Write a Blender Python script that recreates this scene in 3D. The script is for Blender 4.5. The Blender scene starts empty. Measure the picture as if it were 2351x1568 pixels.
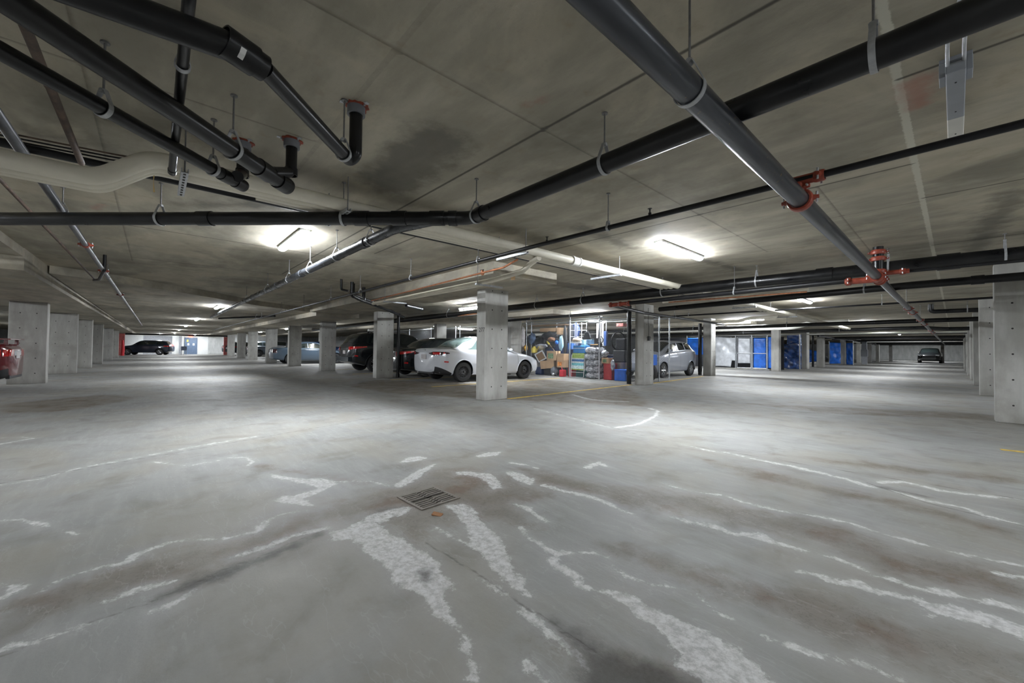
import bpy, bmesh, math, random
import numpy as np
from mathutils import Vector, Matrix
random.seed(7)
SC = bpy.context.scene
COL = SC.collection
# ------------------------------------------------------------------ camera (14 mm lens, eye height 1.07 m)
FPX, CX, CY, EYE = 914.3, 1175.5, 784.0, 1.07
def _n(v): return v / np.linalg.norm(v)
_d1 = _n(np.array([352-CX, -(792-CY), -FPX])); _d2 = _n(np.array([2192-CX, -(813-CY), -FPX]))
_Z = _n(np.cross(-_d1, _d2)); _Y = _n(_d2-_Z*np.dot(_d2, _Z)); _X = np.cross(_Y, _Z)
ROT = np.array([_X, _Y, _Z])
cam = bpy.data.objects.new('camera', bpy.data.cameras.new('camera')); COL.objects.link(cam)
M = Matrix([list(ROT[0])+[0], list(ROT[1])+[0], list(ROT[2])+[EYE], [0, 0, 0, 1]])
cam.matrix_world = M
cam.data.sensor_width = 36.0; cam.data.lens = FPX/2351*36.0; cam.data.clip_start = 0.02; cam.data.clip_end = 300
SC.camera = cam
def ray(px, py): return ROT @ np.array([px-CX, -(py-CY), -FPX])
def at(px, py, z=0.0):
    d = ray(px, py); t = (z-EYE)/d[2]; return Vector((d[0]*t, d[1]*t, z))
def aty(px, py, y):
    d = ray(px, py); t = y/d[1]; return Vector((d[0]*t, y, EYE+d[2]*t))
def atx(px, py, x):
    d = ray(px, py); t = x/d[0]; return Vector((x, d[1]*t, EYE+d[2]*t))
# ------------------------------------------------------------------ world + view
w = bpy.data.worlds.new('world'); SC.world = w; w.use_nodes = True
w.node_tree.nodes['Background'].inputs[0].default_value = (0.5, 0.52, 0.55, 1)
w.node_tree.nodes['Background'].inputs[1].default_value = 0.02
SC.view_settings.view_transform = 'Standard'; SC.view_settings.look = 'None'
SC.view_settings.gamma = 1; SC.view_settings.exposure = 3.05; SC.view_settings.use_curve_mapping = False
LAMP_E = 46.0      # brightness of every lit LED diffuser
SC.cycles.use_denoising = True
SC.cycles.max_bounces = 8; SC.cycles.diffuse_bounces = 5; SC.cycles.glossy_bounces = 3
SC.cycles.transparent_max_bounces = 8; SC.cycles.sample_clamp_indirect = 6.0
# ------------------------------------------------------------------ materials
def newmat(name):
    m = bpy.data.materials.new(name); m.use_nodes = True; nt = m.node_tree
    return m, nt, nt.nodes['Principled BSDF']
def N(nt, t, **kw):
    n = nt.nodes.new(t)
    for k, v in kw.items(): setattr(n, k, v)
    return n
def setin(nt, sock, v):
    if isinstance(v, bpy.types.NodeSocket): nt.links.new(v, sock)
    elif isinstance(v, (tuple, list)): sock.default_value = tuple(v)+((1,) if len(v) == 3 and len(sock.default_value) == 4 else ())
    else: sock.default_value = v
def noise(nt, vec, scale, detail=4, rough=0.55, dist=0.0):
    n = N(nt, 'ShaderNodeTexNoise'); n.inputs['Scale'].default_value = scale; n.inputs['Detail'].default_value = detail
    n.inputs['Roughness'].default_value = rough; n.inputs['Distortion'].default_value = dist
    if vec is not None: nt.links.new(vec, n.inputs['Vector'])
    return n.outputs['Fac']
def mapping(nt, vec, scale=(1, 1, 1), rot=(0, 0, 0)):
    n = N(nt, 'ShaderNodeMapping'); n.inputs['Scale'].default_value = scale; n.inputs['Rotation'].default_value = rot
    nt.links.new(vec, n.inputs['Vector']); return n.outputs['Vector']
def maths(nt, op, a, b=None, c=None, clamp=False):
    n = N(nt, 'ShaderNodeMath', operation=op); n.use_clamp = clamp
    for i, v in enumerate((a, b, c)):
        if v is not None: setin(nt, n.inputs[i], v)
    return n.outputs[0]
def ramp(nt, fac, lo, hi, a=0.0, b=1.0):
    n = N(nt, 'ShaderNodeMapRange'); n.interpolation_type = 'SMOOTHSTEP'
    setin(nt, n.inputs['Value'], fac)
    n.inputs['From Min'].default_value = lo; n.inputs['From Max'].default_value = hi
    n.inputs['To Min'].default_value = a; n.inputs['To Max'].default_value = b
    return n.outputs['Result']
def mixc(nt, fac, a, b, mode='MIX'):
    n = N(nt, 'ShaderNodeMix', data_type='RGBA', blend_type=mode)
    setin(nt, n.inputs['Factor'], fac); setin(nt, n.inputs['A'], a) if False else None
    ins = [s for s in n.inputs if s.type == 'RGBA']
    setin(nt, n.inputs[0], fac); setin(nt, ins[0], a); setin(nt, ins[1], b)
    return [o for o in n.outputs if o.type == 'RGBA'][0]
def attr(nt, name):
    n = N(nt, 'ShaderNodeAttribute'); n.attribute_name = name; return n.outputs['Fac']
def objco(nt): return N(nt, 'ShaderNodeTexCoord').outputs['Object']
def worldco(nt): return N(nt, 'ShaderNodeNewGeometry').outputs['Position']
_mc = {}
def mat(name, col, rough=0.5, metal=0.0, var=0.12, scale=9.0, bump=0.0, coat=0.0, spec=0.5, emit=None, alpha=1.0, trans=0.0, tint=None):
    """everyday material: colour broken up by noise, faint bump"""
    if name in _mc: return _mc[name]
    m, nt, p = newmat(name)
    v = objco(nt); f = noise(nt, v, scale, 5)
    dark = tuple(c*(1-var) for c in col); lite = tuple(min(1, c*(1+var)) for c in col)
    if tint: lite = tint
    setin(nt, p.inputs['Base Color'], mixc(nt, ramp(nt, f, .3, .7), dark, lite))
    setin(nt, p.inputs['Roughness'], ramp(nt, f, .2, .8, max(0, rough-.06), min(1, rough+.06)))
    p.inputs['Metallic'].default_value = metal
    p.inputs['Specular IOR Level'].default_value = spec
    p.inputs['Coat Weight'].default_value = coat; p.inputs['Coat Roughness'].default_value = 0.05
    if trans: p.inputs['Transmission Weight'].default_value = trans
    if alpha < 1: p.inputs['Alpha'].default_value = alpha
    if emit: p.inputs['Emission Color'].default_value = tuple(emit[:3])+(1,); p.inputs['Emission Strength'].default_value = emit[3]
    if bump:
        b = N(nt, 'ShaderNodeBump'); b.inputs['Strength'].default_value = bump; b.inputs['Distance'].default_value = 0.01
        nt.links.new(f, b.inputs['Height']); nt.links.new(b.outputs[0], p.inputs['Normal'])
    _mc[name] = m; return m
# ---- floor concrete
def floor_mat():
    m, nt, p = newmat('floor_concrete'); v = worldco(nt)
    big = noise(nt, v, .55, 4, .6); mid = noise(nt, v, 2.6, 6, .62, .4); fine = noise(nt, v, 55, 4, .7)
    streak = noise(nt, mapping(nt, v, (1.0, 7.0, 1), (0, 0, .55)), 2.2, 5, .6)
    c = mixc(nt, ramp(nt, big, .3, .7), (.225, .225, .218), (.295, .295, .286))
    c = mixc(nt, ramp(nt, streak, .42, .75, 0, .4), c, (.37, .368, .355))
    c = mixc(nt, ramp(nt, noise(nt, v, .8, 5, .6, .5), .44, .62, 0, .6), c, (.27, .25, .212))
    c = mixc(nt, ramp(nt, mid, .48, .75, 0, .5), c, (.17, .16, .138))
    e1 = maths(nt, 'MULTIPLY', maths(nt, 'SUBTRACT', noise(nt, v, 6, 3, .6), .5), .30)
    soft = maths(nt, 'ADD', attr(nt, 'brown'), e1)
    bm = maths(nt, 'MULTIPLY', ramp(nt, soft, .10, -.16), ramp(nt, mid, .25, .75, .55, 1.0))
    c = mixc(nt, maths(nt, 'MULTIPLY', bm, .85), c, (.150, .125, .094))
    rust = maths(nt, 'MULTIPLY', bm, ramp(nt, noise(nt, v, 3.3, 4, .6), .50, .66, 0, .6))
    c = mixc(nt, rust, c, (.13, .072, .04))
    e2 = maths(nt, 'MULTIPLY', maths(nt, 'SUBTRACT', noise(nt, v, 9, 9, .76), .5), .17)
    e3 = maths(nt, 'MULTIPLY', maths(nt, 'SUBTRACT', noise(nt, v, 60, 4, .75), .5), .034)
    wd = maths(nt, 'ADD', maths(nt, 'ADD', attr(nt, 'white'), e2), e3)
    wm = ramp(nt, wd, .006, -.012)
    patch = ramp(nt, noise(nt, v, 26, 8, .75), .36, .62, .25, 1.0)
    c = mixc(nt, ramp(nt, wd, .10, -.03, 0, .30), c, (.40, .40, .39))
    c = mixc(nt, maths(nt, 'MULTIPLY', wm, patch), c, (.62, .62, .61))
    # wandering faint efflorescence veins
    vein = maths(nt, 'ABSOLUTE', maths(nt, 'SUBTRACT', noise(nt, mapping(nt, v, (1, 3.2, 1), (0, 0, .5)), .9, 5, .6), .5))
    c = mixc(nt, maths(nt, 'MULTIPLY', ramp(nt, vein, .006, .0), .14), c, (.5, .5, .49))
    dd = maths(nt, 'ADD', attr(nt, 'damp'), maths(nt, 'MULTIPLY', maths(nt, 'SUBTRACT', noise(nt, v, 9, 5, .65), .5), .16))
    dm = ramp(nt, dd, .05, -.05)
    c = mixc(nt, maths(nt, 'MULTIPLY', dm, .85), c, (.06, .056, .05))
    crz = maths(nt, 'MULTIPLY', bm, ramp(nt, maths(nt, 'ABSOLUTE', maths(nt, 'SUBTRACT', noise(nt, v, 17, 5, .6), .5)), .02, .0, 0, .5))
    c = mixc(nt, crz, c, (.07, .06, .05))
    ln = maths(nt, 'ADD', attr(nt, 'line'), maths(nt, 'MULTIPLY', maths(nt, 'SUBTRACT', noise(nt, v, 28, 3, .6), .5), .010))
    lm = ramp(nt, ln, .0105, -.003)
    c = mixc(nt, maths(nt, 'MULTIPLY', lm, .7), c, (.09, .085, .075))
    sp = ramp(nt, noise(nt, v, 120, 2, .5), .70, .76, 0, .5)
    c = mixc(nt, sp, c, (.2, .195, .18)); c = mixc(nt, ramp(nt, fine, .3, .7, 0, .12), c, (.2, .2, .19))
    setin(nt, p.inputs['Base Color'], c)
    setin(nt, p.inputs['Roughness'], ramp(nt, maths(nt, 'ADD', mid, maths(nt, 'MULTIPLY', wm, .2)), .3, .9, .58, .85))
    p.inputs['Specular IOR Level'].default_value = .28
    b = N(nt, 'ShaderNodeBump'); b.inputs['Strength'].default_value = .22; b.inputs['Distance'].default_value = .006
    h = maths(nt, 'ADD', maths(nt, 'MULTIPLY', wm, .5), maths(nt, 'ADD', fine, maths(nt, 'MULTIPLY', lm, -2.0)))
    nt.links.new(h, b.inputs['Height']); nt.links.new(b.outputs[0], p.inputs['Normal'])
    return m
def slab_mat(name, base=(.33, .305, .245), dark=(.15, .138, .11), lite=(.47, .435, .35), attrs=False):
    m, nt, p = newmat(name); v = worldco(nt)
    big = noise(nt, v, .9, 5, .62, .3); st = noise(nt, mapping(nt, v, (.9, 2.6, 3), (0, 0, -.35)), 1.3, 6, .6); fine = noise(nt, v, 38, 4, .7)
    c = mixc(nt, ramp(nt, st, .36, .72), base, lite)
    c = mixc(nt, ramp(nt, big, .46, .74, 0, .62), c, dark)
    c = mixc(nt, ramp(nt, noise(nt, v, .75, 6, .62, .6), .50, .62, 0, .45), c, (.56, .50, .38))
    c = mixc(nt, ramp(nt, noise(nt, v, 4.5, 4, .6), .58, .75, 0, .4), c, (.30, .24, .16))
    c = mixc(nt, ramp(nt, fine, .55, .8, 0, .18), c, dark)
    if attrs:
        pale = maths(nt, 'ADD', attr(nt, 'white'), maths(nt, 'MULTIPLY', maths(nt, 'SUBTRACT', noise(nt, v, 30, 3, .6), .5), .02))
        c = mixc(nt, ramp(nt, pale, .004, -.004, 0, .8), c, (.62, .61, .52))
        ln = maths(nt, 'ADD', attr(nt, 'line'), maths(nt, 'MULTIPLY', maths(nt, 'SUBTRACT', noise(nt, v, 20, 3, .6), .5), .006))
        c = mixc(nt, ramp(nt, ln, .013, -.003, 0, .85), c, (.07, .065, .055))
        c = mixc(nt, maths(nt, 'MULTIPLY', ramp(nt, maths(nt, 'ADD', attr(nt, 'damp'), maths(nt, 'MULTIPLY', maths(nt, 'SUBTRACT', noise(nt, v, 6, 5, .65), .5), .4)), .08, -.12), .6), c, (.09, .085, .075))
        rd = ramp(nt, maths(nt, 'ADD', attr(nt, 'brown'), maths(nt, 'MULTIPLY', maths(nt, 'SUBTRACT', noise(nt, v, 14, 4, .7), .5), .12)), .05, -.06, 0, .55)
        c = mixc(nt, rd, c, (.42, .17, .13))
    setin(nt, p.inputs['Base Color'], c); p.inputs['Roughness'].default_value = .8; p.inputs['Specular IOR Level'].default_value = .25
    b = N(nt, 'ShaderNodeBump'); b.inputs['Strength'].default_value = .25; b.inputs['Distance'].default_value = .004
    nt.links.new(fine, b.inputs['Height']); nt.links.new(b.outputs[0], p.inputs['Normal'])
    return m
def column_mat(name, a, b_, c_):
    m, nt, p = newmat(name); v = worldco(nt)
    drip = noise(nt, mapping(nt, v, (3.2, 3.2, .8)), 1.3, 6, .6); big = noise(nt, v, 1.7, 5, .6); fine = noise(nt, v, 45, 4, .7)
    c = mixc(nt, ramp(nt, drip, .35, .7), a, b_); c = mixc(nt, ramp(nt, big, .5, .75, 0, .6), c, c_)
    c = mixc(nt, ramp(nt, fine, .62, .75, 0, .35), c, (.12, .11, .10))
    sep = N(nt, 'ShaderNodeSeparateXYZ'); nt.links.new(v, sep.inputs[0])
    c = mixc(nt, ramp(nt, maths(nt, 'ADD', sep.outputs['Z'], maths(nt, 'MULTIPLY', drip, .25)), .32, .12, 0, .35), c, (.15, .14, .12))
    setin(nt, p.inputs['Base Color'], c); p.inputs['Roughness'].default_value = .72; p.inputs['Specular IOR Level'].default_value = .3
    b = N(nt, 'ShaderNodeBump'); b.inputs['Strength'].default_value = .3; b.inputs['Distance'].default_value = .004
    nt.links.new(fine, b.inputs['Height']); nt.links.new(b.outputs[0], p.inputs['Normal'])
    return m
MF = floor_mat()
MC = slab_mat('ceiling_concrete', attrs=True)
MS = slab_mat('drop_soffit_concrete', base=(.34, .315, .26), lite=(.48, .445, .37))
MCOL = column_mat('column_concrete', (.33, .325, .30), (.43, .425, .40), (.25, .24, .215))
MWALL = column_mat('wall_concrete', (.40, .41, .40), (.52, .53, .52), (.33, .33, .32))
MHOLE = mat('tie_hole_shadow', (.03, .028, .025), .9)
MBLK = mat('black_drain_plastic', (.005, .0055, .007), .32, var=.35, scale=5, spec=.4, tint=(.011, .011, .011))
MDST = mat('dusty_black_steel', (.007, .007, .008), .42, var=.4, scale=6, spec=.35)
MSIL = mat('grey_steel_pipe', (.055, .06, .068), .30, metal=.5, var=.25, scale=4)
MGAL = mat('galvanized_steel', (.46, .48, .50), .38, metal=.7, var=.15, scale=25)
MBAND = mat('dull_zinc_band', (.38, .39, .40), .45, metal=.35, var=.15, scale=25)
MROD = mat('threaded_rod_steel', (.20, .20, .20), .5, metal=.5, scale=60)
MINS = mat('cream_pipe_insulation', (.62, .585, .485), .55, var=.10, scale=3)
MINSW = mat('white_pipe_insulation', (.74, .73, .67), .5, var=.08, scale=3)
MRED = mat('red_grooved_coupling', (.27, .05, .027), .42, var=.25, scale=20)
MFIRE = mat('red_firestop_sealant', (.25, .045, .02), .8, var=.4, scale=30, bump=.6)
MGREYC = mat('grey_plastic_collar', (.17, .18, .20), .5)
MBRN = mat('rusty_brown_pipe', (.085, .055, .038), .65, var=.5, scale=12)
MCOP = mat('copper', (.60, .26, .14), .35, metal=.8, var=.2, scale=15)
MLBL = mat('white_pipe_label', (.62, .62, .6), .5)
MYEL = mat('yellow_line_paint', (.60, .40, .06), .65, var=.35, scale=18)
MRUB = mat('tyre_rubber', (.022, .022, .023), .75, var=.3, scale=30)
MSTEELW = mat('black_steel_rim', (.028, .028, .03), .45, var=.2)
MALLOY = mat('alloy_rim', (.52, .54, .56), .3, metal=.75)
MGLS = mat('car_glass', (.012, .018, .018), .04, var=.1, spec=.9, coat=1.0)
MGLSL = mat('car_glass_pale', (.10, .14, .135), .06, var=.2, scale=2, spec=.9, coat=1.0)
MTRIM = mat('black_plastic_trim', (.02, .02, .022), .5)
MTAIL = mat('red_tail_lamp', (.55, .012, .012), .12, var=.35, scale=22, coat=1.0)
MHEAD = mat('clear_headlamp', (.45, .46, .47), .1, metal=.4, var=.5, scale=25, coat=1.0)
MPLATE = mat('licence_plate_white', (.55, .52, .52), .45, var=.2, scale=60)
MCHR = mat('chrome', (.7, .7, .7), .12, metal=1.0)
def steel_mat():
    m, nt, p = newmat('grey_steel_pipe_with_rust_flecks'); v = objco(nt)
    c = mixc(nt, ramp(nt, noise(nt, mapping(nt, v, (3, .4, 3)), 3, 4), .3, .7), (.035, .038, .045), (.075, .08, .09))
    fl = ramp(nt, noise(nt, v, 48, 3, .6), .66, .70); c = mixc(nt, maths(nt, 'MULTIPLY', fl, ramp(nt, noise(nt, v, 2.5, 2), .45, .6)), c, (.30, .20, .07))
    setin(nt, p.inputs['Base Color'], c); p.inputs['Metallic'].default_value = .45; p.inputs['Roughness'].default_value = .3; return m
MSIL = steel_mat()
def lamp_mat():
    m, nt, p = newmat('lit_led_diffuser')
    p.inputs['Base Color'].default_value = (.9, .9, .9, 1)
    p.inputs['Emission Color'].default_value = (.90, .945, 1.0, 1)
    p.inputs['Emission Strength'].default_value = LAMP_E
    return m
MLAMP = lamp_mat()
# ------------------------------------------------------------------ mesh helpers
class MB:
    def __init__(s): s.v = []; s.f = []; s.m = []
    def add(s, vs, fs, mi=0):
        o = len(s.v); s.v += [tuple(v) for v in vs]; s.f += [tuple(i+o for i in f) for f in fs]; s.m += [mi]*len(fs); return s
    def box(s, a, b, mi=0, mtx=None):
        x0, y0, z0 = a; x1, y1, z1 = b
        vs = [Vector(p) for p in ((x0,y0,z0),(x1,y0,z0),(x1,y1,z0),(x0,y1,z0),(x0,y0,z1),(x1,y0,z1),(x1,y1,z1),(x0,y1,z1))]
        if mtx is not None: vs = [mtx @ v for v in vs]
        return s.add(vs, [(0,3,2,1),(4,5,6,7),(0,1,5,4),(1,2,6,5),(2,3,7,6),(3,0,4,7)], mi)
    def tube(s, pts, r, n=14, mi=0, cap=True):
        pts = [Vector(p) for p in pts]; rr = r if isinstance(r, (list, tuple)) else [r]*len(pts)
        t0 = (pts[1]-pts[0]).normalized(); up = Vector((0, 0, 1)) if abs(t0.z) < .9 else Vector((1, 0, 0))
        u = t0.cross(up).normalized(); vs = []
        for i, p in enumerate(pts):
            if i == 0: t = t0
            elif i == len(pts)-1: t = (pts[i]-pts[i-1]).normalized()
            else:
                t = ((pts[i+1]-pts[i]).normalized()+(pts[i]-pts[i-1]).normalized())
                t = t.normalized() if t.length > 1e-6 else (pts[i+1]-pts[i]).normalized()
            u = (u-t*u.dot(t)).normalized(); w_ = t.cross(u)
            for k in range(n):
                a = 2*math.pi*k/n; vs.append(p+(u*math.cos(a)+w_*math.sin(a))*rr[i])
        fs = [(i*n+k, i*n+(k+1) % n, (i+1)*n+(k+1) % n, (i+1)*n+k) for i in range(len(pts)-1) for k in range(n)]
        if cap: fs += [tuple(range(n))[::-1], tuple((len(pts)-1)*n+k for k in range(n))]
        return s.add(vs, fs, mi)
    def cyl(s, c, r, h, axis='z', n=20, mi=0):
        c = Vector(c); d = {'x': Vector((1,0,0)), 'y': Vector((0,1,0)), 'z': Vector((0,0,1))}[axis] if isinstance(axis, str) else Vector(axis).normalized()
        return s.tube([c-d*h/2, c+d*h/2], r, n, mi)
    def ring(s, c, r, rad, axis, n=24, m=6, mi=0, a0=0, a1=2*math.pi):
        c = Vector(c); d = Vector(axis).normalized(); u = d.orthogonal().normalized(); w_ = d.cross(u)
        full = abs(a1-a0-2*math.pi) < 1e-6
        k = n if full else n+1
        pts = [c+(u*math.cos(a0+(a1-a0)*i/n)+w_*math.sin(a0+(a1-a0)*i/n))*r for i in range(k)]
        if full: pts.append(pts[0])
        return s.tube(pts, rad, m, mi, cap=not full)
    def ball(s, c, r, n=12, mi=0, sc=(1,1,1)):
        vs = []; m = n//2
        for i in range(m+1):
            th = math.pi*i/m
            for k in range(n):
                a = 2*math.pi*k/n; vs.append((c[0]+r*sc[0]*math.sin(th)*math.cos(a), c[1]+r*sc[1]*math.sin(th)*math.sin(a), c[2]+r*sc[2]*math.cos(th)))
        return s.add(vs, [(i*n+k, (i+1)*n+k, (i+1)*n+(k+1) % n, i*n+(k+1) % n) for i in range(m) for k in range(n)], mi)
    def lathe(s, c, prof, axis='x', n=28, mi=0):
        """prof = [(along, radius)]"""
        c = Vector(c); d = {'x': Vector((1,0,0)), 'y': Vector((0,1,0)), 'z': Vector((0,0,1))}[axis] if isinstance(axis, str) else Vector(axis).normalized()
        u = d.orthogonal().normalized(); w_ = d.cross(u); vs = []
        for (a_, r) in prof:
            for k in range(n):
                a = 2*math.pi*k/n; vs.append(c+d*a_+(u*math.cos(a)+w_*math.sin(a))*r)
        return s.add(vs, [(i*n+k, i*n+(k+1) % n, (i+1)*n+(k+1) % n, (i+1)*n+k) for i in range(len(prof)-1) for k in range(n)], mi)
    def prism(s, poly, z0, z1, mi=0):
        n = len(poly); vs = [(p[0], p[1], z0) for p in poly]+[(p[0], p[1], z1) for p in poly]
        return s.add(vs, [tuple(range(n))[::-1], tuple(range(n, 2*n))]+[(i, (i+1) % n, (i+1) % n+n, i+n) for i in range(n)], mi)
    def build(s, name, mats, parent=None, smooth=False, bevel=0.0, loc=None, kind=None, rot=None):
        me = bpy.data.meshes.new(name); me.from_pydata(s.v, [], s.f)
        if not isinstance(mats, (list, tuple)): mats = [mats]
        for m_ in mats: me.materials.append(m_)
        if len(mats) > 1: me.polygons.foreach_set('material_index', s.m)
        bm = bmesh.new(); bm.from_mesh(me); bmesh.ops.recalc_face_normals(bm, faces=bm.faces); bm.to_mesh(me); bm.free()
        if smooth:
            me.polygons.foreach_set('use_smooth', [True]*len(me.polygons))
            try: me.set_sharp_from_angle(angle=math.radians(38))
            except Exception: pass
        o = bpy.data.objects.new(name, me); COL.objects.link(o)
        if parent is not None: o.parent = parent
        if loc: o.location = loc
        if rot: o.rotation_euler = rot
        if bevel:
            b = o.modifiers.new('bevel', 'BEVEL'); b.width = bevel; b.segments = 2; b.limit_method = 'ANGLE'
        if kind: o['kind'] = kind
        return o
def tag(o, label, cat, group=None):
    o['label'] = label; o['category'] = cat
    if group: o['group'] = group
    return o
def thing(name, label, cat, loc=(0, 0, 0), rz=0.0, group=None):
    o = bpy.data.objects.new(name, None); COL.objects.link(o); o.location = loc; o.rotation_euler = (0, 0, rz); o.empty_display_size = .1
    return tag(o, label, cat, group)
def bend(pts, r=.08, n=6):
    """round the corners of a polyline"""
    pts = [Vector(p) for p in pts]; out = [pts[0]]
    for i in range(1, len(pts)-1):
        a, b, c = pts[i-1], pts[i], pts[i+1]; d = min(r, (a-b).length*.45, (c-b).length*.45)
        p, q = b+(a-b).normalized()*d, b+(c-b).normalized()*d
        for k in range(n+1):
            t = k/n; out.append(p*(1-t)**2+b*2*t*(1-t)+q*t*t)
    return out+[pts[-1]]
# ------------------------------------------------------------------ attribute fields for the slab surfaces
def polydist(P, poly, closed=True, hw=None):
    d = np.full(len(P), 9.0); inside = np.zeros(len(P), bool); n = len(poly)
    for i in range(n if closed else n-1):
        a = poly[i]; b = poly[(i+1) % n]; ab = b-a; L = max(1e-9, ab@ab)
        t = np.clip(((P-a)@ab)/L, 0, 1); q = np.hypot(P[:, 0]-(a[0]+t*ab[0]), P[:, 1]-(a[1]+t*ab[1]))
        if hw is not None: q = q-(hw[i]*(1-t)+hw[min(i+1, n-1)]*t)
        d = np.minimum(d, q)
        if closed:
            c = ((a[1] > P[:, 1]) != (b[1] > P[:, 1]))
            with np.errstate(divide='ignore', invalid='ignore'):
                xi = (b[0]-a[0])*(P[:, 1]-a[1])/(b[1]-a[1])+a[0]
            inside ^= c & (P[:, 0] < xi)
    if closed: d = np.where(inside, -d, d)
    return d
def grid_plane(name, xs, ys, z, fields, m, flip):
    X, Y = np.meshgrid(xs, ys); nx, ny = len(xs), len(ys)
    P = np.stack([X.ravel(), Y.ravel()], 1)
    me = bpy.data.meshes.new(name)
    me.vertices.add(nx*ny); me.vertices.foreach_set('co', np.column_stack([P, np.full(len(P), z)]).astype(np.float32).ravel())
    i = np.arange((ny-1)*(nx-1)); r, c = i//(nx-1), i % (nx-1); a = r*nx+c
    q = np.stack([a, a+1, a+nx+1, a+nx], 1) if not flip else np.stack([a, a+nx, a+nx+1, a+1], 1)
    me.loops.add(q.size); me.loops.foreach_set('vertex_index', q.ravel().astype(np.int32))
    me.polygons.add(len(q)); me.polygons.foreach_set('loop_start', (np.arange(len(q))*4).astype(np.int32))
    me.update(); me.validate()
    for nm in ('white', 'brown', 'damp', 'line'):
        D = np.full(len(P), 1.0)
        for (poly, closed, hw, mg) in fields.get(nm, []):
            poly = np.array(poly, float)
            lo = poly.min(0)-mg; hi = poly.max(0)+mg
            s = np.where((P[:, 0] > lo[0]) & (P[:, 0] < hi[0]) & (P[:, 1] > lo[1]) & (P[:, 1] < hi[1]))[0]
            if len(s) == 0: continue
            D[s] = np.minimum(D[s], polydist(P[s], poly, closed, hw))
        at_ = me.attributes.new(nm, 'FLOAT', 'POINT'); at_.data.foreach_set('value', D.astype(np.float32))
    me.materials.append(m)
    o = bpy.data.objects.new(name, me); COL.objects.link(o); o['kind'] = 'structure'
    return o
def lines_(a, b, fine, *zones):
    """nonuniform coordinates: coarse 1 m, fine inside zones"""
    xs = set(np.round(np.arange(a, b+.5, 1.0), 3)); 
    for (z0, z1, st) in zones: xs = {x for x in xs if not (z0-1e-6 < x < z1+1e-6)} | set(np.round(np.arange(z0, z1+1e-6, st), 4))
    return np.array(sorted(xs))
def LC(cx, cy): return at(cx*.49979, 900+cy*.49963)      # left floor close-up coordinates -> floor point
def RC(cx, cy): return at(1175+cx*.50021, 900+cy*.50037)
def pl(fn, pts): return [tuple(fn(*p)[:2]) for p in pts]
def A(px, py): return at(px, py)
WH, BR, DA, LI = [], [], [], []
def poly(L, fn, pts, mg=.4): L.append((pl(fn, pts), True, None, mg))
def strip(L, fn, pts, hw, mg=.4):
    if not isinstance(hw, list): hw = [hw]*len(pts)
    L.append((pl(fn, pts), False, hw, mg))
poly(WH, LC, [(1500,640),(1580,630),(1640,600),(1700,570),(1780,540),(1850,525),(1900,530),(1850,560),(1780,590),(1720,600),(1760,620),(1850,670),(1900,720),(1960,740),(2010,800),(2040,840),(2090,890),(2100,925),(2060,900),(2040,930),(2070,1000),(2120,1080),(2150,1140),(2160,1200),(2195,1280),(2190,1337),(2120,1337),(2140,1300),(2170,1300),(2150,1250),(2135,1180),(2110,1110),(2060,1070),(2010,1020),(1960,980),(1940,940),(1880,910),(1800,880),(1790,830),(1750,790),(1700,750),(1650,700),(1600,680),(1520,680)])
poly(WH, LC, [(2050,520),(2130,510),(2170,540),(2220,600),(2290,660),(2320,720),(2351,790),(2370,830),(2430,880),(2400,920),(2351,880),(2300,850),(2260,800),(2200,740),(2170,720),(2110,690),(2000,630),(1990,610),(2080,660),(2150,690),(2140,620),(2100,570)])
poly(WH, LC, [(1240,375),(1330,390),(1400,400),(1480,395),(1540,410),(1560,420),(1500,445),(1450,470),(1400,490),(1450,525),(1400,520),(1300,510),(1265,500),(1290,475),(1360,475),(1400,460),(1480,440),(1400,425),(1330,405),(1250,395)])
poly(WH, LC, [(1800,430),(1850,400),(1900,370),(1960,340),(2000,330),(1990,345),(1930,390),(1880,420),(1830,440)])
poly(WH, LC, [(1840,325),(1870,300),(1930,295),(1970,305),(1900,320)])
poly(WH, LC, [(2090,365),(2180,370),(2260,375),(2290,410),(2300,440),(2260,455),(2230,410),(2180,385),(2100,380)])
poly(WH, LC, [(2180,295),(2240,278),(2300,275),(2290,290),(2200,300)])
strip(WH, LC, [(190,915),(260,870),(330,840),(480,800),(560,790),(620,750),(700,720),(780,690),(900,680),(1050,670),(1180,640),(1215,600),(1300,560),(1440,540)], [.004,.006,.006,.006,.015,.025,.012,.008,.012,.01,.012,.02,.006,.006])
strip(WH, LC, [(470,975),(560,940),(640,905),(720,890),(800,870)], [.006,.014,.016,.018,.01])
strip(WH, LC, [(700,1010),(800,970),(920,890),(980,860),(1080,820),(1200,760)], [.008,.012,.012,.012,.01,.006])
strip(WH, LC, [(1100,750),(1250,700),(1350,660),(1500,625)], [.025,.03,.02,.02])
strip(WH, LC, [(30,1180),(160,1150),(300,1100),(460,1050)], [.012,.02,.012,.008])
strip(WH, LC, [(0,428),(190,398),(360,350),(540,318),(740,280),(900,250),(1170,205)], [.008,.012,.022,.015,.012,.02,.012])
strip(WH, LC, [(0,950),(60,925),(80,905),(40,887),(0,885)], .016)
strip(WH, LC, [(0,240),(100,222),(150,213),(100,207),(0,212)], .012)
strip(WH, LC, [(700,320),(860,340),(1000,315),(1050,302),(1130,300),(1160,320),(1140,335)], [.006,.01,.014,.016,.01,.012,.01])
strip(WH, LC, [(0,590),(100,585),(240,620),(350,655)], .007)
strip(WH, LC, [(1560,412),(1700,410),(1790,432)], .008)
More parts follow.
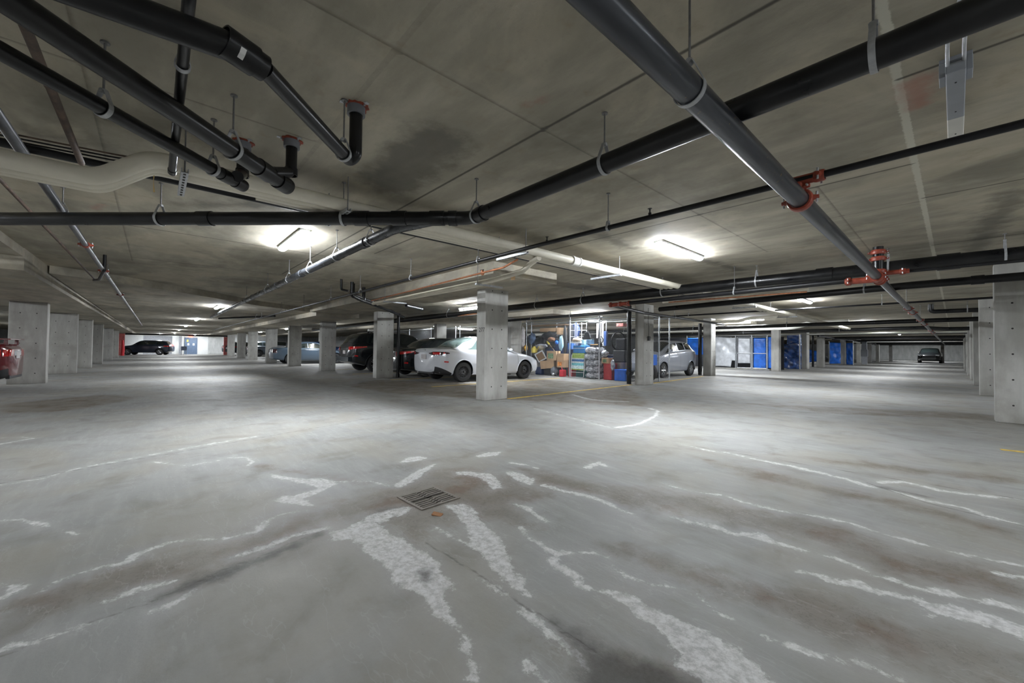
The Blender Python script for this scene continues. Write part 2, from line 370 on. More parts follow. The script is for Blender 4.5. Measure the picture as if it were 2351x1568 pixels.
poly(WH, RC, [(160,770),(190,730),(280,730),(300,735),(230,760),(200,780),(260,810),(300,820),(330,880),(400,905),(480,910),(560,940),(650,990),(740,1030),(850,1060),(920,1110),(1000,1160),(1060,1210),(1150,1270),(1200,1310),(1220,1335),(1240,1380),(900,1380),(890,1335),(850,1300),(800,1290),(750,1270),(740,1220),(760,1190),(720,1150),(700,1110),(650,1060),(580,1040),(550,990),(490,960),(440,930),(350,910),(280,895),(270,850),(230,820),(190,810)])
poly(WH, RC, [(-60,780),(0,810),(60,870),(80,940),(40,920),(0,900),(-40,850)])
strip(WH, RC, [(300,735),(380,740),(440,760),(460,800),(540,850),(640,880),(800,905),(860,930),(900,980),(960,1020),(1080,1080),(1200,1140),(1350,1190),(1450,1210),(1520,1240)], [.006,.005,.005,.006,.005,.005,.005,.005,.005,.005,.006,.006,.014,.012,.008])
strip(WH, RC, [(1590,1245),(1650,1270),(1700,1290),(1800,1325)], .008)
strip(WH, RC, [(730,575),(830,600),(930,620),(1020,650),(1130,660),(1200,690),(1280,710),(1380,740),(1480,760),(1590,800),(1650,840),(1780,870),(1880,905),(2000,920),(2100,950),(2230,970),(2360,1005)], [.01,.03,.035,.02,.05,.03,.012,.008,.01,.01,.008,.015,.012,.028,.012,.02,.014])
strip(WH, RC, [(1300,820),(1400,840),(1480,870),(1580,880),(1680,920),(1800,940),(1880,960),(1960,1000),(2080,1020),(2200,1050),(2360,1110)], [.006,.012,.022,.04,.02,.022,.035,.05,.06,.055,.06])
strip(WH, RC, [(1900,1030),(2000,1015),(2100,1050),(2200,1060)], .014)
strip(WH, RC, [(700,425),(850,460),(980,475),(1060,505),(1200,540),(1400,570),(1550,600),(1700,650),(1850,690),(2000,730),(2150,760),(2360,800)], [.006,.008,.014,.018,.01,.006,.014,.01,.012,.01,.012,.01])
strip(WH, RC, [(150,430),(240,455),(330,470),(420,500),(500,545),(560,560)], [.03,.022,.03,.02,.012,.006])
strip(WH, RC, [(0,372),(60,400),(80,420)], [.05,.07,.03])
strip(WH, RC, [(0,325),(70,335),(120,350)], .018)
strip(WH, RC, [(20,515),(80,540),(120,570),(160,595)], [.01,.025,.02,.008])
strip(WH, RC, [(40,620),(80,670),(150,710),(190,740)], [.01,.012,.016,.025])
strip(WH, RC, [(100,75),(230,108),(380,145),(450,163)], .010)
strip(WH, RC, [(760,235),(900,268),(1000,280),(1100,305),(1270,338),(1400,366),(1540,400),(1640,430)], [.006,.022,.01,.02,.035,.03,.02,.05])
strip(WH, RC, [(1700,415),(1800,410),(1960,450),(2140,475),(2351,492)], [.03,.02,.035,.025,.015])
strip(WH, RC, [(1740,450),(1900,500),(2080,530),(2180,570),(2351,612)], [.01,.03,.02,.03,.012])
strip(WH, RC, [(480,163),(570,150),(620,130),(660,110),(670,85),(630,75)], .03)
strip(WH, RC, [(280,12),(340,30),(420,40),(530,44)], .035)
strip(WH, RC, [(350,345),(400,325),(430,338)], .035)
strip(WH, RC, [(2240,835),(2351,850)], .03)
strip(WH, RC, [(70,1230),(75,1275)], .012); strip(WH, RC, [(100,1270),(150,1335)], .012)
# brown run-off
poly(BR, LC, [(0,1000),(200,920),(560,800),(740,745),(1180,665),(1400,570),(1550,500),(1800,470),(1860,500),(1650,570),(1500,620),(1300,690),(1100,760),(900,860),(700,900),(400,980),(100,1100),(0,1130)], 1)
poly(BR, LC, [(1180,330),(1500,380),(1700,420),(1500,400),(1200,360)], 1)
poly(BR, LC, [(1650,470),(1850,400),(1950,360),(2100,340),(2280,370),(2400,500),(2450,640),(2250,600),(2000,620),(1900,700),(1750,620),(1600,560)], 1)
poly(BR, RC, [(20,350),(200,370),(420,430),(700,440),(950,500),(1200,560),(1450,600),(1700,680),(1900,740),(2351,840),(2400,960),(2100,900),(1800,850),(1600,780),(1400,700),(1100,630),(800,570),(500,520),(300,450),(80,430)], 1)
poly(BR, RC, [(400,690),(600,720),(900,800),(1200,880),(1600,960),(1900,1080),(2351,1200),(2400,1380),(2000,1300),(1700,1200),(1300,1080),(1000,960),(700,850),(450,740)], 1)
poly(BR, RC, [(820,290),(1200,370),(1500,440),(1800,500),(2351,640),(2351,680),(1900,560),(1500,480),(1100,400)], 1)
poly(BR, RC, [(1200,285),(1500,310),(1900,350),(2351,390),(2351,420),(1900,380),(1500,330)], 1)
poly(BR, RC, [(120,1100),(500,1180),(800,1250),(900,1340),(300,1340),(100,1200)], 1)
poly(BR, A, [(790,885),(860,872),(1100,880),(1210,868),(1440,885),(1500,935),(1300,925),(1100,915),(900,905)], 1)
poly(BR, A, [(0,925),(250,905),(330,915),(150,945),(0,955)], 1)
poly(BR, A, [(1700,925),(2280,950),(2280,965),(1900,950)], 1)
poly(BR, A, [(900,1130),(1060,1110),(1180,1080),(1260,1140),(1100,1200),(950,1210)], 1)
# dark damp
poly(DA, RC, [(200,1050),(300,1110),(380,1150),(430,1200),(560,1220),(700,1270),(850,1335),(860,1400),(340,1400),(330,1335),(300,1200),(230,1110)], .6)
strip(DA, LC, [(1480,650),(1200,770),(1000,850),(900,880),(700,960)], [.012,.03,.035,.045,.01], .6)
strip(DA, LC, [(1750,545),(1850,528)], .012, .6); strip(DA, LC, [(1950,830),(1960,855)], .012)
strip(DA, RC, [(1640,425),(1760,450),(1900,480)], [.005,.02,.004])
# cracks and saw joints
def jit(pts, a, n=4):
    r = random.Random(len(pts)); o = []
    for (p, q) in zip(pts[:-1], pts[1:]):
        for k in range(n): t = k/n; o.append((p[0]+(q[0]-p[0])*t+r.uniform(-a, a), p[1]+(q[1]-p[1])*t+r.uniform(-a, a)*.6))
    return o+[pts[-1]]
strip(LI, RC, jit([(0,940),(70,990),(170,1050),(230,1100),(320,1160),(380,1195)], 9), .002)
strip(LI, LC, jit([(1950,690),(2060,750),(2110,790),(2200,840),(2270,885),(2351,940)], 7), .001)
strip(WH, LC, jit([(2200,850),(2270,895),(2340,945)], 8), .006)
strip(WH, RC, jit([(60,1000),(200,1130),(300,1200),(350,1270)], 12), .02)
strip(LI, LC, jit([(1480,640),(1350,690),(1200,760),(1100,790),(960,850),(880,890),(600,1000),(300,1100),(0,1215)], 8), [.001]*33)
strip(LI, A, [(0,1110),(540,1015),(800,969),(1095,918)], .007, 1)
strip(LI, A, [(1175,918),(1475,1000),(1550,1017),(1900,1075),(2351,1147)], .007, 1)
strip(LI, A, [(1980,1105),(2130,1155),(2351,1208)], .0045, 1)
strip(LI, A, [(1330,885),(1500,935),(1512,938),(2000,950),(2351,978)], .006, 1)
strip(LI, A, [(1360,902),(1640,918),(1900,948),(2100,957),(2351,975)], .006, 1)
fields = dict(white=WH, brown=BR, damp=DA, line=LI)
fx = lines_(-70, 14, 0, (-8, 1.5, .03), (-4.6, .8, .016)); fy = lines_(-16, 90, 0, (-2.2, 11, .04), (-1.2, 4.4, .016))
grid_plane('floor', fx, fy, 0.0, fields, MF, False)
# ceiling
ZC = 2.52
CL, CWt, CRd, CDa = [], [], [], []
def cl(p, q, hw=.006): CL.append(([p, q], False, [hw, hw], .5))
for y_, x0, x1 in ((-.30,-9.5,1.4),(.845,-4.5,-.2),(1.88,-9,-.25),(2.51,-6,-.2),(4.28,-5,-.2),(5.4,-8,-.2),(6.6,-9,-.2),(7.8,-8,-.2),(9.0,-9,-.2),(2.9,-.2,3),(5.3,-.2,3),(7.7,-.2,3),(10.2,-9,3)): cl((x0, y_), (x1, y_))
for x_, y0, y1 in ((-1.80,-.3,6.6),(-4.24,1.88,9),(-6.7,-.3,4.1),(-3.02,-1.4,.8),(-.8,4.3,9),(-9.1,-.3,4.1)): cl((x_, y0), (x_, y1), .006)
CWt.append(([(-.195, -1), (-.195, 12), (-.195, 40)], False, [.022, .02, .02], .5))
CRd.append(([tuple(at(2105, 190, ZC)[:2]), tuple(at(2110, 240, ZC)[:2])], False, [.07, .05], .5))
CRd.append(([tuple(at(215, 480, ZC)[:2]), tuple(at(235, 470, ZC)[:2])], False, [.02, .02], .5))
CRd.append(([tuple(at(1215, 240, ZC)[:2]), tuple(at(1250, 225, ZC)[:2])], False, [.005, .005], .5))
for (a_, b_, hw) in (((1000,330),(900,420),.25),((1480,560),(1700,620),.1),((2230,580),(2330,440),.12),((1330,520),(1450,570),.1),((420,470),(700,470),.10),((1180,640),(1500,680),.3)):
    CDa.append(([tuple(at(a_[0], a_[1], ZC)[:2]), tuple(at(b_[0], b_[1], ZC)[:2])], False, [hw, hw], .8))
cx_ = lines_(-70, 14, 0, (-10, 1.6, .03)); cy_ = lines_(-16, 90, 0, (-1.6, 10.6, .03))
grid_plane('ceiling', cx_, cy_, ZC, dict(line=CL, white=CWt, brown=CRd, damp=CDa), MC, True)
def drop(poly_, z, name='ceiling'):
    return MB().prism(poly_, z, ZC+.02).build(name, MS, kind='structure')
drop([(-11.16,-1.46),(-11.8,-.465),(-13.04,.78),(-15.0,2.56),(-16.0,4.1),(-16.0,4.36),(-66.2,4.36),(-66.2,-1.46)], 2.37)
drop([(-66.2,-3.1),(-9.45,-3.1),(-9.45,-1.49),(-66.2,-1.49)], 2.18)
drop([(-9.44,-3.1),(3,-3.1),(3,-1.5),(-9.44,-1.5)], 2.39)
drop([(-15.44,4.14),(-5.08,4.14),(-5.08,5.70),(-15.44,5.70)], 2.317)
drop([(-66.2,4.35),(-15.45,4.35),(-15.45,5.9),(-66.2,5.9)], 2.20)
drop([(-66.2,10.6),(-9.6,10.6),(-9.6,12.2),(-66.2,12.2)], 2.36)
drop([(-30,20.2),(-6.2,20.2),(-6.2,21.0),(-30,21.0)], 2.36)
def wall(a, b, name, m=MWALL): return MB().box(a, b).build(name, m, kind='structure')
wall((-66.6,-16,0),(-66.2,90,ZC), 'wall_left'); wall((-66,86,0),(12,86.4,ZC), 'wall_back')
wall((12,-16,0),(12.4,86,ZC), 'wall_right'); wall((-66,-16.4,0),(12,-16,ZC), 'wall_front')
wall((-66,40,0),(-14,40.3,ZC), 'wall_inner')
MWW = mat('white_painted_wall', (.62, .63, .62), .7, var=.05)
# ------------------------------------------------------------------ columns
MWHP0 = mat('pale_plaster', (.55, .55, .53), .8)
def column(x0, y0, x1, y1, top, label, cat='column', m=None, holes=True, stencil=None, grp='concrete parking columns'):
    cxm, cym = (x0+x1)/2, (y0+y1)/2
    root = thing('concrete_column', label, cat, (cxm, cym, 0), 0, grp)
    hx, hy = (x1-x0)/2, (y1-y0)/2
    b = MB().box((-hx, -hy, 0), (hx, hy, top))
    o = b.build('shaft', m or MCOL, root, bevel=.012)
    if holes:
        h = MB(); zs = [.28+.40*k for k in range(int((top-.3)/.40)+1)]
        for z in zs:
            for u in (-.5, .5):
                if hy > hx:
                    for s_ in (-1, 1): h.cyl((s_*hx, u*hy*.85, z), .013, .006, 'x', 10)
                else:
                    for s_ in (-1, 1): h.cyl((u*hx*.85, s_*hy, z), .013, .006, 'y', 10)
        h.build('tie_holes', MHOLE, root)
    if stencil:
        cu = bpy.data.curves.new('stencil_number', 'FONT'); cu.body = stencil; cu.size = .13; cu.extrude = .0008; cu.align_x = 'CENTER'
        t = bpy.data.objects.new('tmp', cu); COL.objects.link(t)
        bpy.context.view_layer.update()
        me = bpy.data.meshes.new_from_object(t.evaluated_get(bpy.context.evaluated_depsgraph_get())); bpy.data.objects.remove(t)
        me.materials.append(MTRIM)
        st = bpy.data.objects.new('stencil_number', me); COL.objects.link(st); st.parent = root
        st.location = (0.03, -hy-.002, 1.42); st.rotation_euler = (math.pi/2, 0, 0); st['label'] = 'black stencilled number 277'
        for z_ in (2.06, 2.23): MB().box((-.14, -hy-.003, z_), (.13, -hy, z_+.06)).build('plaster_patch', MWHP0, root)
    return root
ords = ['nearest', 'second', 'third', 'fourth', 'fifth', 'sixth', 'seventh', 'eighth', 'ninth', 'tenth', 'eleventh']
for i, x in enumerate((-16.43, -21.4, -26.15, -31.3, -38.6, -44.5)):
    column(x-.3, -2.82, x, -2.08-.07*(i == 0), 2.185, 'broad board-formed concrete column, %s in the left row behind the red car' % ords[i])
cr = [(-6.45, 5.06, '277 stencilled near its top, standing alone in front of the white sedan'), (-13.4, 5.75, 'with a black drain pipe down its side, before the dark parked cars'),
      (-18.75, 5.52, 'water-streaked, in front of the slate sedan'), (-24.0, 5.42, 'crossing the side of the slate sedan'), (-29.45, 5.36, 'just left of the slate sedan tail'),
      (-36.4, 5.42, 'beside the blue car nose'), (-42.0, 5.45, 'dark faced, farther down the aisle'), (-49.6, 5.6, 'next to the red painted column')]
for i, (x, y, s_) in enumerate(cr):
    column(x-.3, y, x, y+.62, 2.33 if i < 2 else 2.22, 'grey concrete column, %s in the middle row, %s' % (ords[i], s_), stencil='277' if i == 0 else None)
MREDP = mat('red_column_paint', (.42, .10, .09), .6, var=.2)
column(-57.5, 6.1, -57.2, 6.9, 2.2, 'red painted column at the far end of the left aisle', m=MREDP, holes=False)
for i, (y, h_) in enumerate(((9.95, ZC), (15.95, ZC), (21.05, ZC), (25.2, ZC), (30.2, ZC), (34.6, ZC), (39.5, ZC), (45.0, ZC))):
    column(.425, y, 1.05, y+.3, h_, 'pale concrete column, %s in the row along the right edge%s' % (ords[i], ', scuffed and cut by the frame' if i == 0 else ''))
mr = [(-6.72, 11.25, -6.42, 11.85, 'with a small black switch box, at the corner of the wire storage cage'), (-7.46, 18.1, -7.12, 18.6, 'with a black pipe down its side behind the silver hatchback'),
      (-6.93, 25.9, -6.55, 26.3, 'two-tone, before the blue tarp door'), (-6.75, 31.4, -6.4, 32.1, 'beside the dark bulging tarp'), (-6.75, 36.0, -6.38, 36.7, 'with a dark pipe alongside'),
      (-6.98, 46.5, -6.66, 47.1, 'in front of the far blue tarps'), (-6.8, 54.0, -6.5, 54.6, 'slim and dark at the far tarps'), (-6.6, 60, -6.3, 60.6, 'light, right of the utility box'), (-6.5, 66, -6.2, 66.6, 'narrow, near the far end'), (-5.8, 72, -5.5, 72.6, 'white, against the far concrete wall')]
for i, (a, b, c, d, s_) in enumerate(mr):
    column(a, b, c, d, ZC, 'concrete column, %s along the right aisle, %s' % (ords[i], s_), holes=i < 3)
column(-1.2, 75, -.9, 75.3, ZC, 'dark concrete post beside the far black car', holes=False)
for (x, y, s_) in ((-12.7, 11.1, 'narrow concrete column behind the white sedan at the cage end'), (-18.6, 11.1, 'pale concrete column behind the black sedan roof'), (-27.5, 11.1, 'concrete column far behind the slate sedan'),
                   (-14.0, 24.0, 'concrete column behind the silver hatchback roof'), (-38.6, 11.1, 'small far concrete column between the blue cars')):
    column(x, y, x+.3, y+.6, ZC-.16 if y < 12 else ZC, s_, holes=False)
# ------------------------------------------------------------------ painted stall lines
def pline(p, q, wd, label):
    p, q = Vector(p), Vector(q); d = (q-p).normalized(); n_ = Vector((-d.y, d.x, 0))*wd/2
    o = MB().prism([tuple((p+n_)[:2]), tuple((q+n_)[:2]), tuple((q-n_)[:2]), tuple((p-n_)[:2])], .0005, .0025).build('painted_line', MYEL)
    tag(o, label, 'line', 'yellow stall lines')
pline((-6.42, 5.68, 0), (-6.75, 11.1, 0), .1, 'yellow stall line from the front column to the cage corner column')
pline(at(1500, 880), at(1614, 864), .1, 'yellow stall line beside the silver hatchback')
pline((-9.7, 5.75, 0), (-9.95, 11.4, 0), .1, 'yellow stall line along the passenger side of the white sedan')
pline(at(2297, 1032), at(2420, 1046), .09, 'short yellow line at the right edge of the floor')
pline((-12.6, 5.9, 0), (-12.6, 11.3, 0), .1, 'yellow stall line under the gap between white and black sedans')
pline((-16.0, 5.9, 0), (-16.0, 11.3, 0), .1, 'yellow stall line between black sedan and dark SUV')
pline((-19.6, 5.9, 0), (-19.6, 11.3, 0), .1, 'yellow stall line left of the dark SUV')
# ------------------------------------------------------------------ floor drain
g = thing('floor_drain', 'rusty square slotted iron drain grate set in the foreground floor', 'drain', (at(984, 1143)[0], at(984, 1143)[1], 0))
ang = math.atan2(at(1003,1121)[1]-at(920,1145)[1], at(1003,1121)[0]-at(920,1145)[0]); g.rotation_euler = (0, 0, ang)
MIRON = mat('rusted_iron', (.17, .15, .125), .65, metal=.2, var=.25, scale=14, bump=.2)
fr = MB(); s_ = .16
for a, b in (((-s_,-s_),(s_,-s_+.022)),((-s_,s_-.022),(s_,s_)),((-s_,-s_+.022),(-s_+.022,s_-.022)),((s_-.022,-s_+.022),(s_,s_-.022))): fr.box((a[0],a[1],.0005),(b[0],b[1],.006))
fr.build('frame', MIRON, g)
gr = MB(); gr.box((-.02,-s_+.022,.0005),(.02,s_-.022,.005)); gr.box((-s_+.022,-.012,.0005),(s_-.022,.012,.005))
for k in range(9):
    y = -s_+.034+k*.030
    gr.box((-s_+.022, y, .0005), (s_-.022, y+.014, .005))
gr.build('grate', MIRON, g)
MB().box((-s_+.01,-s_+.01,.0003),(s_-.01,s_-.01,.001)).build('sump', MHOLE, g)
lf = MB().box((-.035,-.018,.001),(.03,.016,.007)).build('dry_leaf', mat('brown_leaf', (.33, .16, .07), .8), loc=tuple(at(1005, 1182)), rot=(.2, .1, .6))
tag(lf, 'small curled brown leaf on the floor just below the drain grate', 'leaf')
# ------------------------------------------------------------------ lamps
def soffit(x, y):
    if 4.35 < y < 5.9 and x < -15.45: return 2.20
    if 4.14 < y < 5.70 and -15.44 < x < -5.08: return 2.317
    if -3.1 < y < -1.49: return 2.18 if x < -9.45 else 2.39
    if 10.6 < y < 12.2 and x < -9.6: return 2.36
    if -1.46 < y < 4.36 and x < np.interp(y, [-1.46, -.465, .78, 2.56, 4.1, 4.36], [-11.16, -11.8, -13.04, -15.0, -16.0, -16.0]): return 2.37
    return ZC
def lamp(cx, cy, L, axis, label, z=ZC, lit=True, hang=0.0):
    root = thing('strip_light', label, 'light', (cx, cy, z-hang), 0 if axis == 'x' else math.pi/2, 'lit white ceiling strip lights')
    h = MB().box((-L/2, -.060, -.028), (L/2, .060, 0)); h.build('housing', mat('lamp_housing', (.6, .62, .64), .5), root, bevel=.006)
    pts = []
    d = MB()
    prof = [(-.05, -.028), (-.049, -.036), (-.036, -.055), (0, -.065), (.036, -.055), (.049, -.036), (.05, -.028)]
    vs = [(x, y, zz) for x in (-L/2+.01, L/2-.01) for (y, zz) in prof]; n = len(prof)
    fs = [(i, i+1, n+i+1, n+i) for i in range(n-1)]+[tuple(range(n)), tuple(range(n, 2*n))]
    d.add(vs, fs).build('diffuser', MLAMP, root, smooth=False)
    if hang:
        for s_ in (-.4, .4): MB().cyl((s_*L, 0, hang/2), .004, hang, 'z', 6).build('rod', MROD, root)
    return root
lamp(-5.95, 1.36, 1.22, 'x', 'lit strip light above the left aisle, nearest and largest on the left')
for i, (x, s_) in enumerate(((-16.2, 'second'), (-24.9, 'third'), (-33.8, 'fourth'), (-43, 'fifth'), (-53, 'farthest'))):
    lamp(x, 1.55, 1.22, 'x', 'lit strip light over the left aisle, %s from the camera' % s_, 2.37)
lamp(-2.6, 5.55, 1.3, 'y', 'lit strip light over the right aisle, nearest, right of the white pipes')
for i, (y, s_) in enumerate(((13.3, 'second'), (24.0, 'third'), (32, 'fourth'), (41, 'fifth'), (52, 'sixth'), (66, 'farthest'))):
    lamp(-2.75, y, 1.22, 'y', 'lit strip light over the right aisle, %s from the camera' % s_)
lamp(-9.5, 12.3, 1.5, 'x', 'lit strip light directly above the wire storage cage', hang=.05)
lamp(-6.2, 19.4, 1.5, 'x', 'lit strip light above the silver tarp cage', hang=.03)
lamp(-10.3, 7.55, 1.4, 'x', 'lit strip light above the white sedan, left of the front column', hang=.10)
lamp(-18.0, 12.9, 1.3, 'x', 'lit strip light low behind the black sedan')
for k, (x, y, a) in enumerate(((3.4, 1.4, 'x'), (-2.6, -4.6, 'y'), (3.5, -6.5, 'x'), (4.5, 6.5, 'y'), (-8.5, -6.2, 'x'), (-15, -6.2, 'x'))):  # added fill lamps out of frame, shaped like the aisle fixtures
    lamp(x, y, 1.22, a, 'added fill strip light, unseen, %s' % ['right of the camera', 'behind the camera', 'behind and right of the camera', 'beyond the right edge', 'over the left parking bays', 'over the second left parking bay'][k])
for k, (x, y) in enumerate(((-26, 8), (-36, 8), (-47, 8), (-12, 16.5), (-24, 17), (-12, 28), (-11, 40), (-12, 52), (-20, -7), (-32, -7), (-46, -7), (5, 16), (5, 28), (5, 42), (5, 56), (-59.8, .5), (-60, 3.6), (-59.5, 8), (-1, 80), (-5, 81), (-9, 24), (-22, 12.9))):  # further added lamps that only lift brightness in the bays and far ends
    lamp(x, y, 1.22, 'x' if y < 12 else 'y', 'added fill strip light over parking bays and far ends', soffit(x, y))
# unlit fixture at the top right
u = thing('unlit_fixture', 'unlit narrow grey and white ceiling fixture with twin cables, upper right', 'light', (.012, 3.24, ZC))
MGRY = mat('grey_painted_steel', (.30, .32, .35), .4, var=.06); MWHT = mat('white_painted_steel', (.66, .65, .60), .45, var=.05)
MB().box((-.033, -.46, -.12), (.033, .10, -.07)).build('grey_cover', MGRY, u, bevel=.004)
MB().box((-.033, .10, -.118), (.033, .47, -.07)).build('white_cover', MWHT, u, bevel=.004)
MB().box((-.056, -.38, -.09), (-.034, -.27, -.02)).box((.034, -.38, -.09), (.056, -.27, -.02)).box((-.055, -.38, -.02), (.055, -.27, 0)).build('bracket', MGRY, u, bevel=.003)
for s_ in (-.026, .026): MB().tube(bend([(s_, -.45, -.08), (s_, -.6, -.03), (s_+.03, -.8, -.012), (s_+.10, -1.2, -.012)], .15), .007, 8).build('cable', MGAL, u)
for y in (-.35, .0, .33): MB().cyl((.0, y, -.122), .004, .003, 'z', 8).build('screw', MTRIM, u)
# ------------------------------------------------------------------ pipes
def pipe(name, label, pts, r, m, cat='pipe', couplings=(), hangers=(), elbow=None, cap=False, n=20, bandm=None, ztop=None, red=(), labels=()):
    """couplings / hangers / red = list of (segment index, fraction)"""
    o = thing(name, label, cat, pts[0]); base = Vector(pts[0])
    P = [Vector(p)-base for p in pts]
    MB().tube(bend(P, r*1.5, 5) if len(P) > 2 else P, r, n).build('pipe_run', m, o, smooth=True)
    def loc(i, t): return P[i].lerp(P[i+1], t), (P[i+1]-P[i]).normalized()
    for (i, t) in couplings:
        c, d = loc(i, t); MB().lathe(c, [(-r*1.1, r), (-r*1.1, r*1.13), (r*1.1, r*1.13), (r*1.1, r)], d, n).build('coupling', m, o, smooth=True)
    for i in range(1, len(P)-1):
        if elbow:
            for (a, b) in ((P[i], P[i-1]), (P[i], P[i+1])):
                d = (b-a).normalized(); L = min(r*3.0, (b-a).length*.5); c = a+d*L
                MB().lathe(c, [(-r*.9, r), (-r*.9, r*1.13), (r*.35, r*1.13), (r*.35, r)], d, n).build('coupling', m, o, smooth=True)
    for (i, t) in red:
        c, d = loc(i, t); red_coupling(c, d, r, o)
    for (i, t) in hangers:
        c, d = loc(i, t)
        top = (ztop if ztop is not None else soffit(base.x+c.x, base.y+c.y))-(base.z+c.z)
        hh = bpy.data.objects.new('hanger', None); COL.objects.link(hh); hh.parent = o; hh.location = c
        bw = MB(); w_ = .011; side = Vector((-d.y, d.x, 0)).normalized()
        rr = r+.004; ap = r*1.9+.015; loop = []
        for k in range(17):
            a = math.radians(-10+200*k/16)  # lower half
            loop.append(side*math.cos(a)*rr-Vector((0, 0, 1))*math.sin(a)*rr)
        loop = [side*.012+Vector((0, 0, ap))]+loop+[-side*.012+Vector((0, 0, ap))]
        vs = []
        for q in loop: vs += [q-d*w_, q+d*w_]
        for q in loop:
            qq = q+q.normalized()*.004; vs += [qq-d*w_, qq+d*w_]
        K = len(loop); fs = [(2*k, 2*k+1, 2*k+3, 2*k+2) for k in range(K-1)]+[(2*K+2*k, 2*K+2*k+2, 2*K+2*k+3, 2*K+2*k+1) for k in range(K-1)]
        fs += [(2*k, 2*k+2, 2*K+2*k+2, 2*K+2*k) for k in range(K-1)]+[(2*k+1, 2*K+2*k+1, 2*K+2*k+3, 2*k+3) for k in range(K-1)]
        bw.add(vs, fs); bw.cyl((0, 0, ap-.004), .011, .028, d, 8)
        bw.build('clevis_band', bandm or MBAND, hh)
        if top > ap+.01:
            rd = MB().cyl((0, 0, (ap+top)/2), .0048, top-ap, 'z', 8); rd.cyl((0, 0, top-.004), .018, .008, 'z', 10); rd.build('rod', MROD, hh)
    if cap:
        c, d = P[-1], (P[-1]-P[-2]).normalized()
        MB().lathe(c, [(-r*1.8, r), (-r*1.8, r*1.14), (-r*.2, r*1.14), (-r*.15, r*1.06), (r*.15, r*1.14), (r*.5, r*1.1), (r*.55, 0)], d, n).build('end_cap', m, o, smooth=True)
    for (i, t) in labels:
        c, d = loc(i, t); view = (Vector((0, 0, EYE))-(c+base)).normalized(); view = (view-d*view.dot(d)).normalized(); up = d.cross(view)
        q = MB(); w_ = r*.42
        vs = []
        for a in (-.35, 0, .35):
            for s_ in (-1, 1): vs.append(c+(view*math.cos(a)+up*math.sin(a))*(r*1.135+.0015)+d*s_*w_*.45)
        q.add(vs, [(0, 1, 3, 2), (2, 3, 5, 4)]); q.build('sticker', MLBL, o)
    return o
def red_coupling(c, d, r, parent, m=None):
    e = bpy.data.objects.new('grooved_coupling', None); COL.objects.link(e); e.parent = parent; e.location = c
    d = Vector(d).normalized(); side = d.cross(Vector((0, 0, 1)));
    side = side.normalized() if side.length > .1 else Vector((1, 0, 0))
    b = MB().lathe((0, 0, 0), [(-.028, r), (-.028, r*1.22), (-.018, r*1.32), (.018, r*1.32), (.028, r*1.22), (.028, r)], d, 20)
    for s_ in (-1, 1):
        b.tube([side*s_*r*1.2, side*s_*(r*1.3+.03)], [.020, .012], 8)
    b.build('housing', m or MRED, e, smooth=True)
    bo = MB()
    for s_ in (-1, 1): bo.cyl(side*s_*(r*1.3+.018), .0065, .07, d.cross(side), 8)
    bo.build('bolt', MGAL, e, smooth=True)
def v3(p, z): return (p[0], p[1], z)
# P1 large grey steel pipe over the right aisle
zp = 2.08
P1x = -.681
pipe('sprinkler_main_pipe', 'large glossy grey steel pipe running along the right aisle, closest to the camera', [(P1x, -1.2, zp), (P1x, 7.05, zp)], .053, MSIL, n=32, hangers=[(0, .33)])
o = pipe('sprinkler_main_pipe', 'grey steel pipe continuing down the right aisle beyond the red fittings', [(P1x, 7.15, zp), (P1x, 23, zp-.01), (P1x, 60, zp-.03)], .046, MSIL, n=20, hangers=[(0, .3), (0, .62), (1, .15)], red=[(0, .02), (0, .34), (0, .42), (0, .62), (0, .78), (1, .05), (1, .12)])
e = thing('red_pipe_fitting', 'red grooved reducing coupling on the large grey pipe below the thin sprinkler pipe', 'fitting', (P1x, 3.17, zp))
red_coupling((0, 0, 0), (0, 1, 0), .056, e)
MB().tube([(0, -.03, .04), (0, -.03, .08)], .028, 12).tube([(-.10, -.03, .12), (.11, -.03, .12)], .032, 14).tube([(0, -.03, .12), (0, -.03, .05)], .026, 12).build('tee', MRED, e, smooth=True)
red_coupling((.11, -.03, .12), (1, 0, 0), .028, e); red_coupling((0, -.03, .075), (0, 0, 1), .024, e)
e = thing('red_pipe_fitting', 'cluster of red grooved tees where the grey pipes and riser meet', 'fitting', (P1x, 7.05, zp))
red_coupling((0, -.06, 0), (0, 1, 0), .055, e); MB().tube([(0, -.03, 0), (0, .30, -.01)], .060, 18).build('tee', MRED, e, smooth=True)
red_coupling((0, .16, 0), (0, 1, 0), .054, e); red_coupling((0, .30, -.01), (0, 1, 0), .054, e)
MB().tube([(-.34, .12, -.02), (-.02, .12, -.02)], .042, 14).tube([(.02, .12, .05), (.30, .12, .05)], .03, 14).build('branch', MRED, e, smooth=True)
red_coupling((-.30, .12, -.02), (1, 0, 0), .042, e); red_coupling((.24, .12, .05), (1, 0, 0), .03, e)
e = thing('riser_pipe', 'short black riser with red couplings rising to the ceiling at the pipe crossing', 'pipe', (P1x+.01, 7.12, zp))
MB().tube([(0, 0, .05), (0, 0, .40)], .056, 20).build('pipe_run', MBLK, e, smooth=True)
for z_ in (.07, .24, .33): red_coupling((0, 0, z_), (0, 0, 1), .058, e)
MB().tube([(0, 0, .30), (0, 0, .38)], [.064, .05], 18).build('cap', MRED, e, smooth=True)
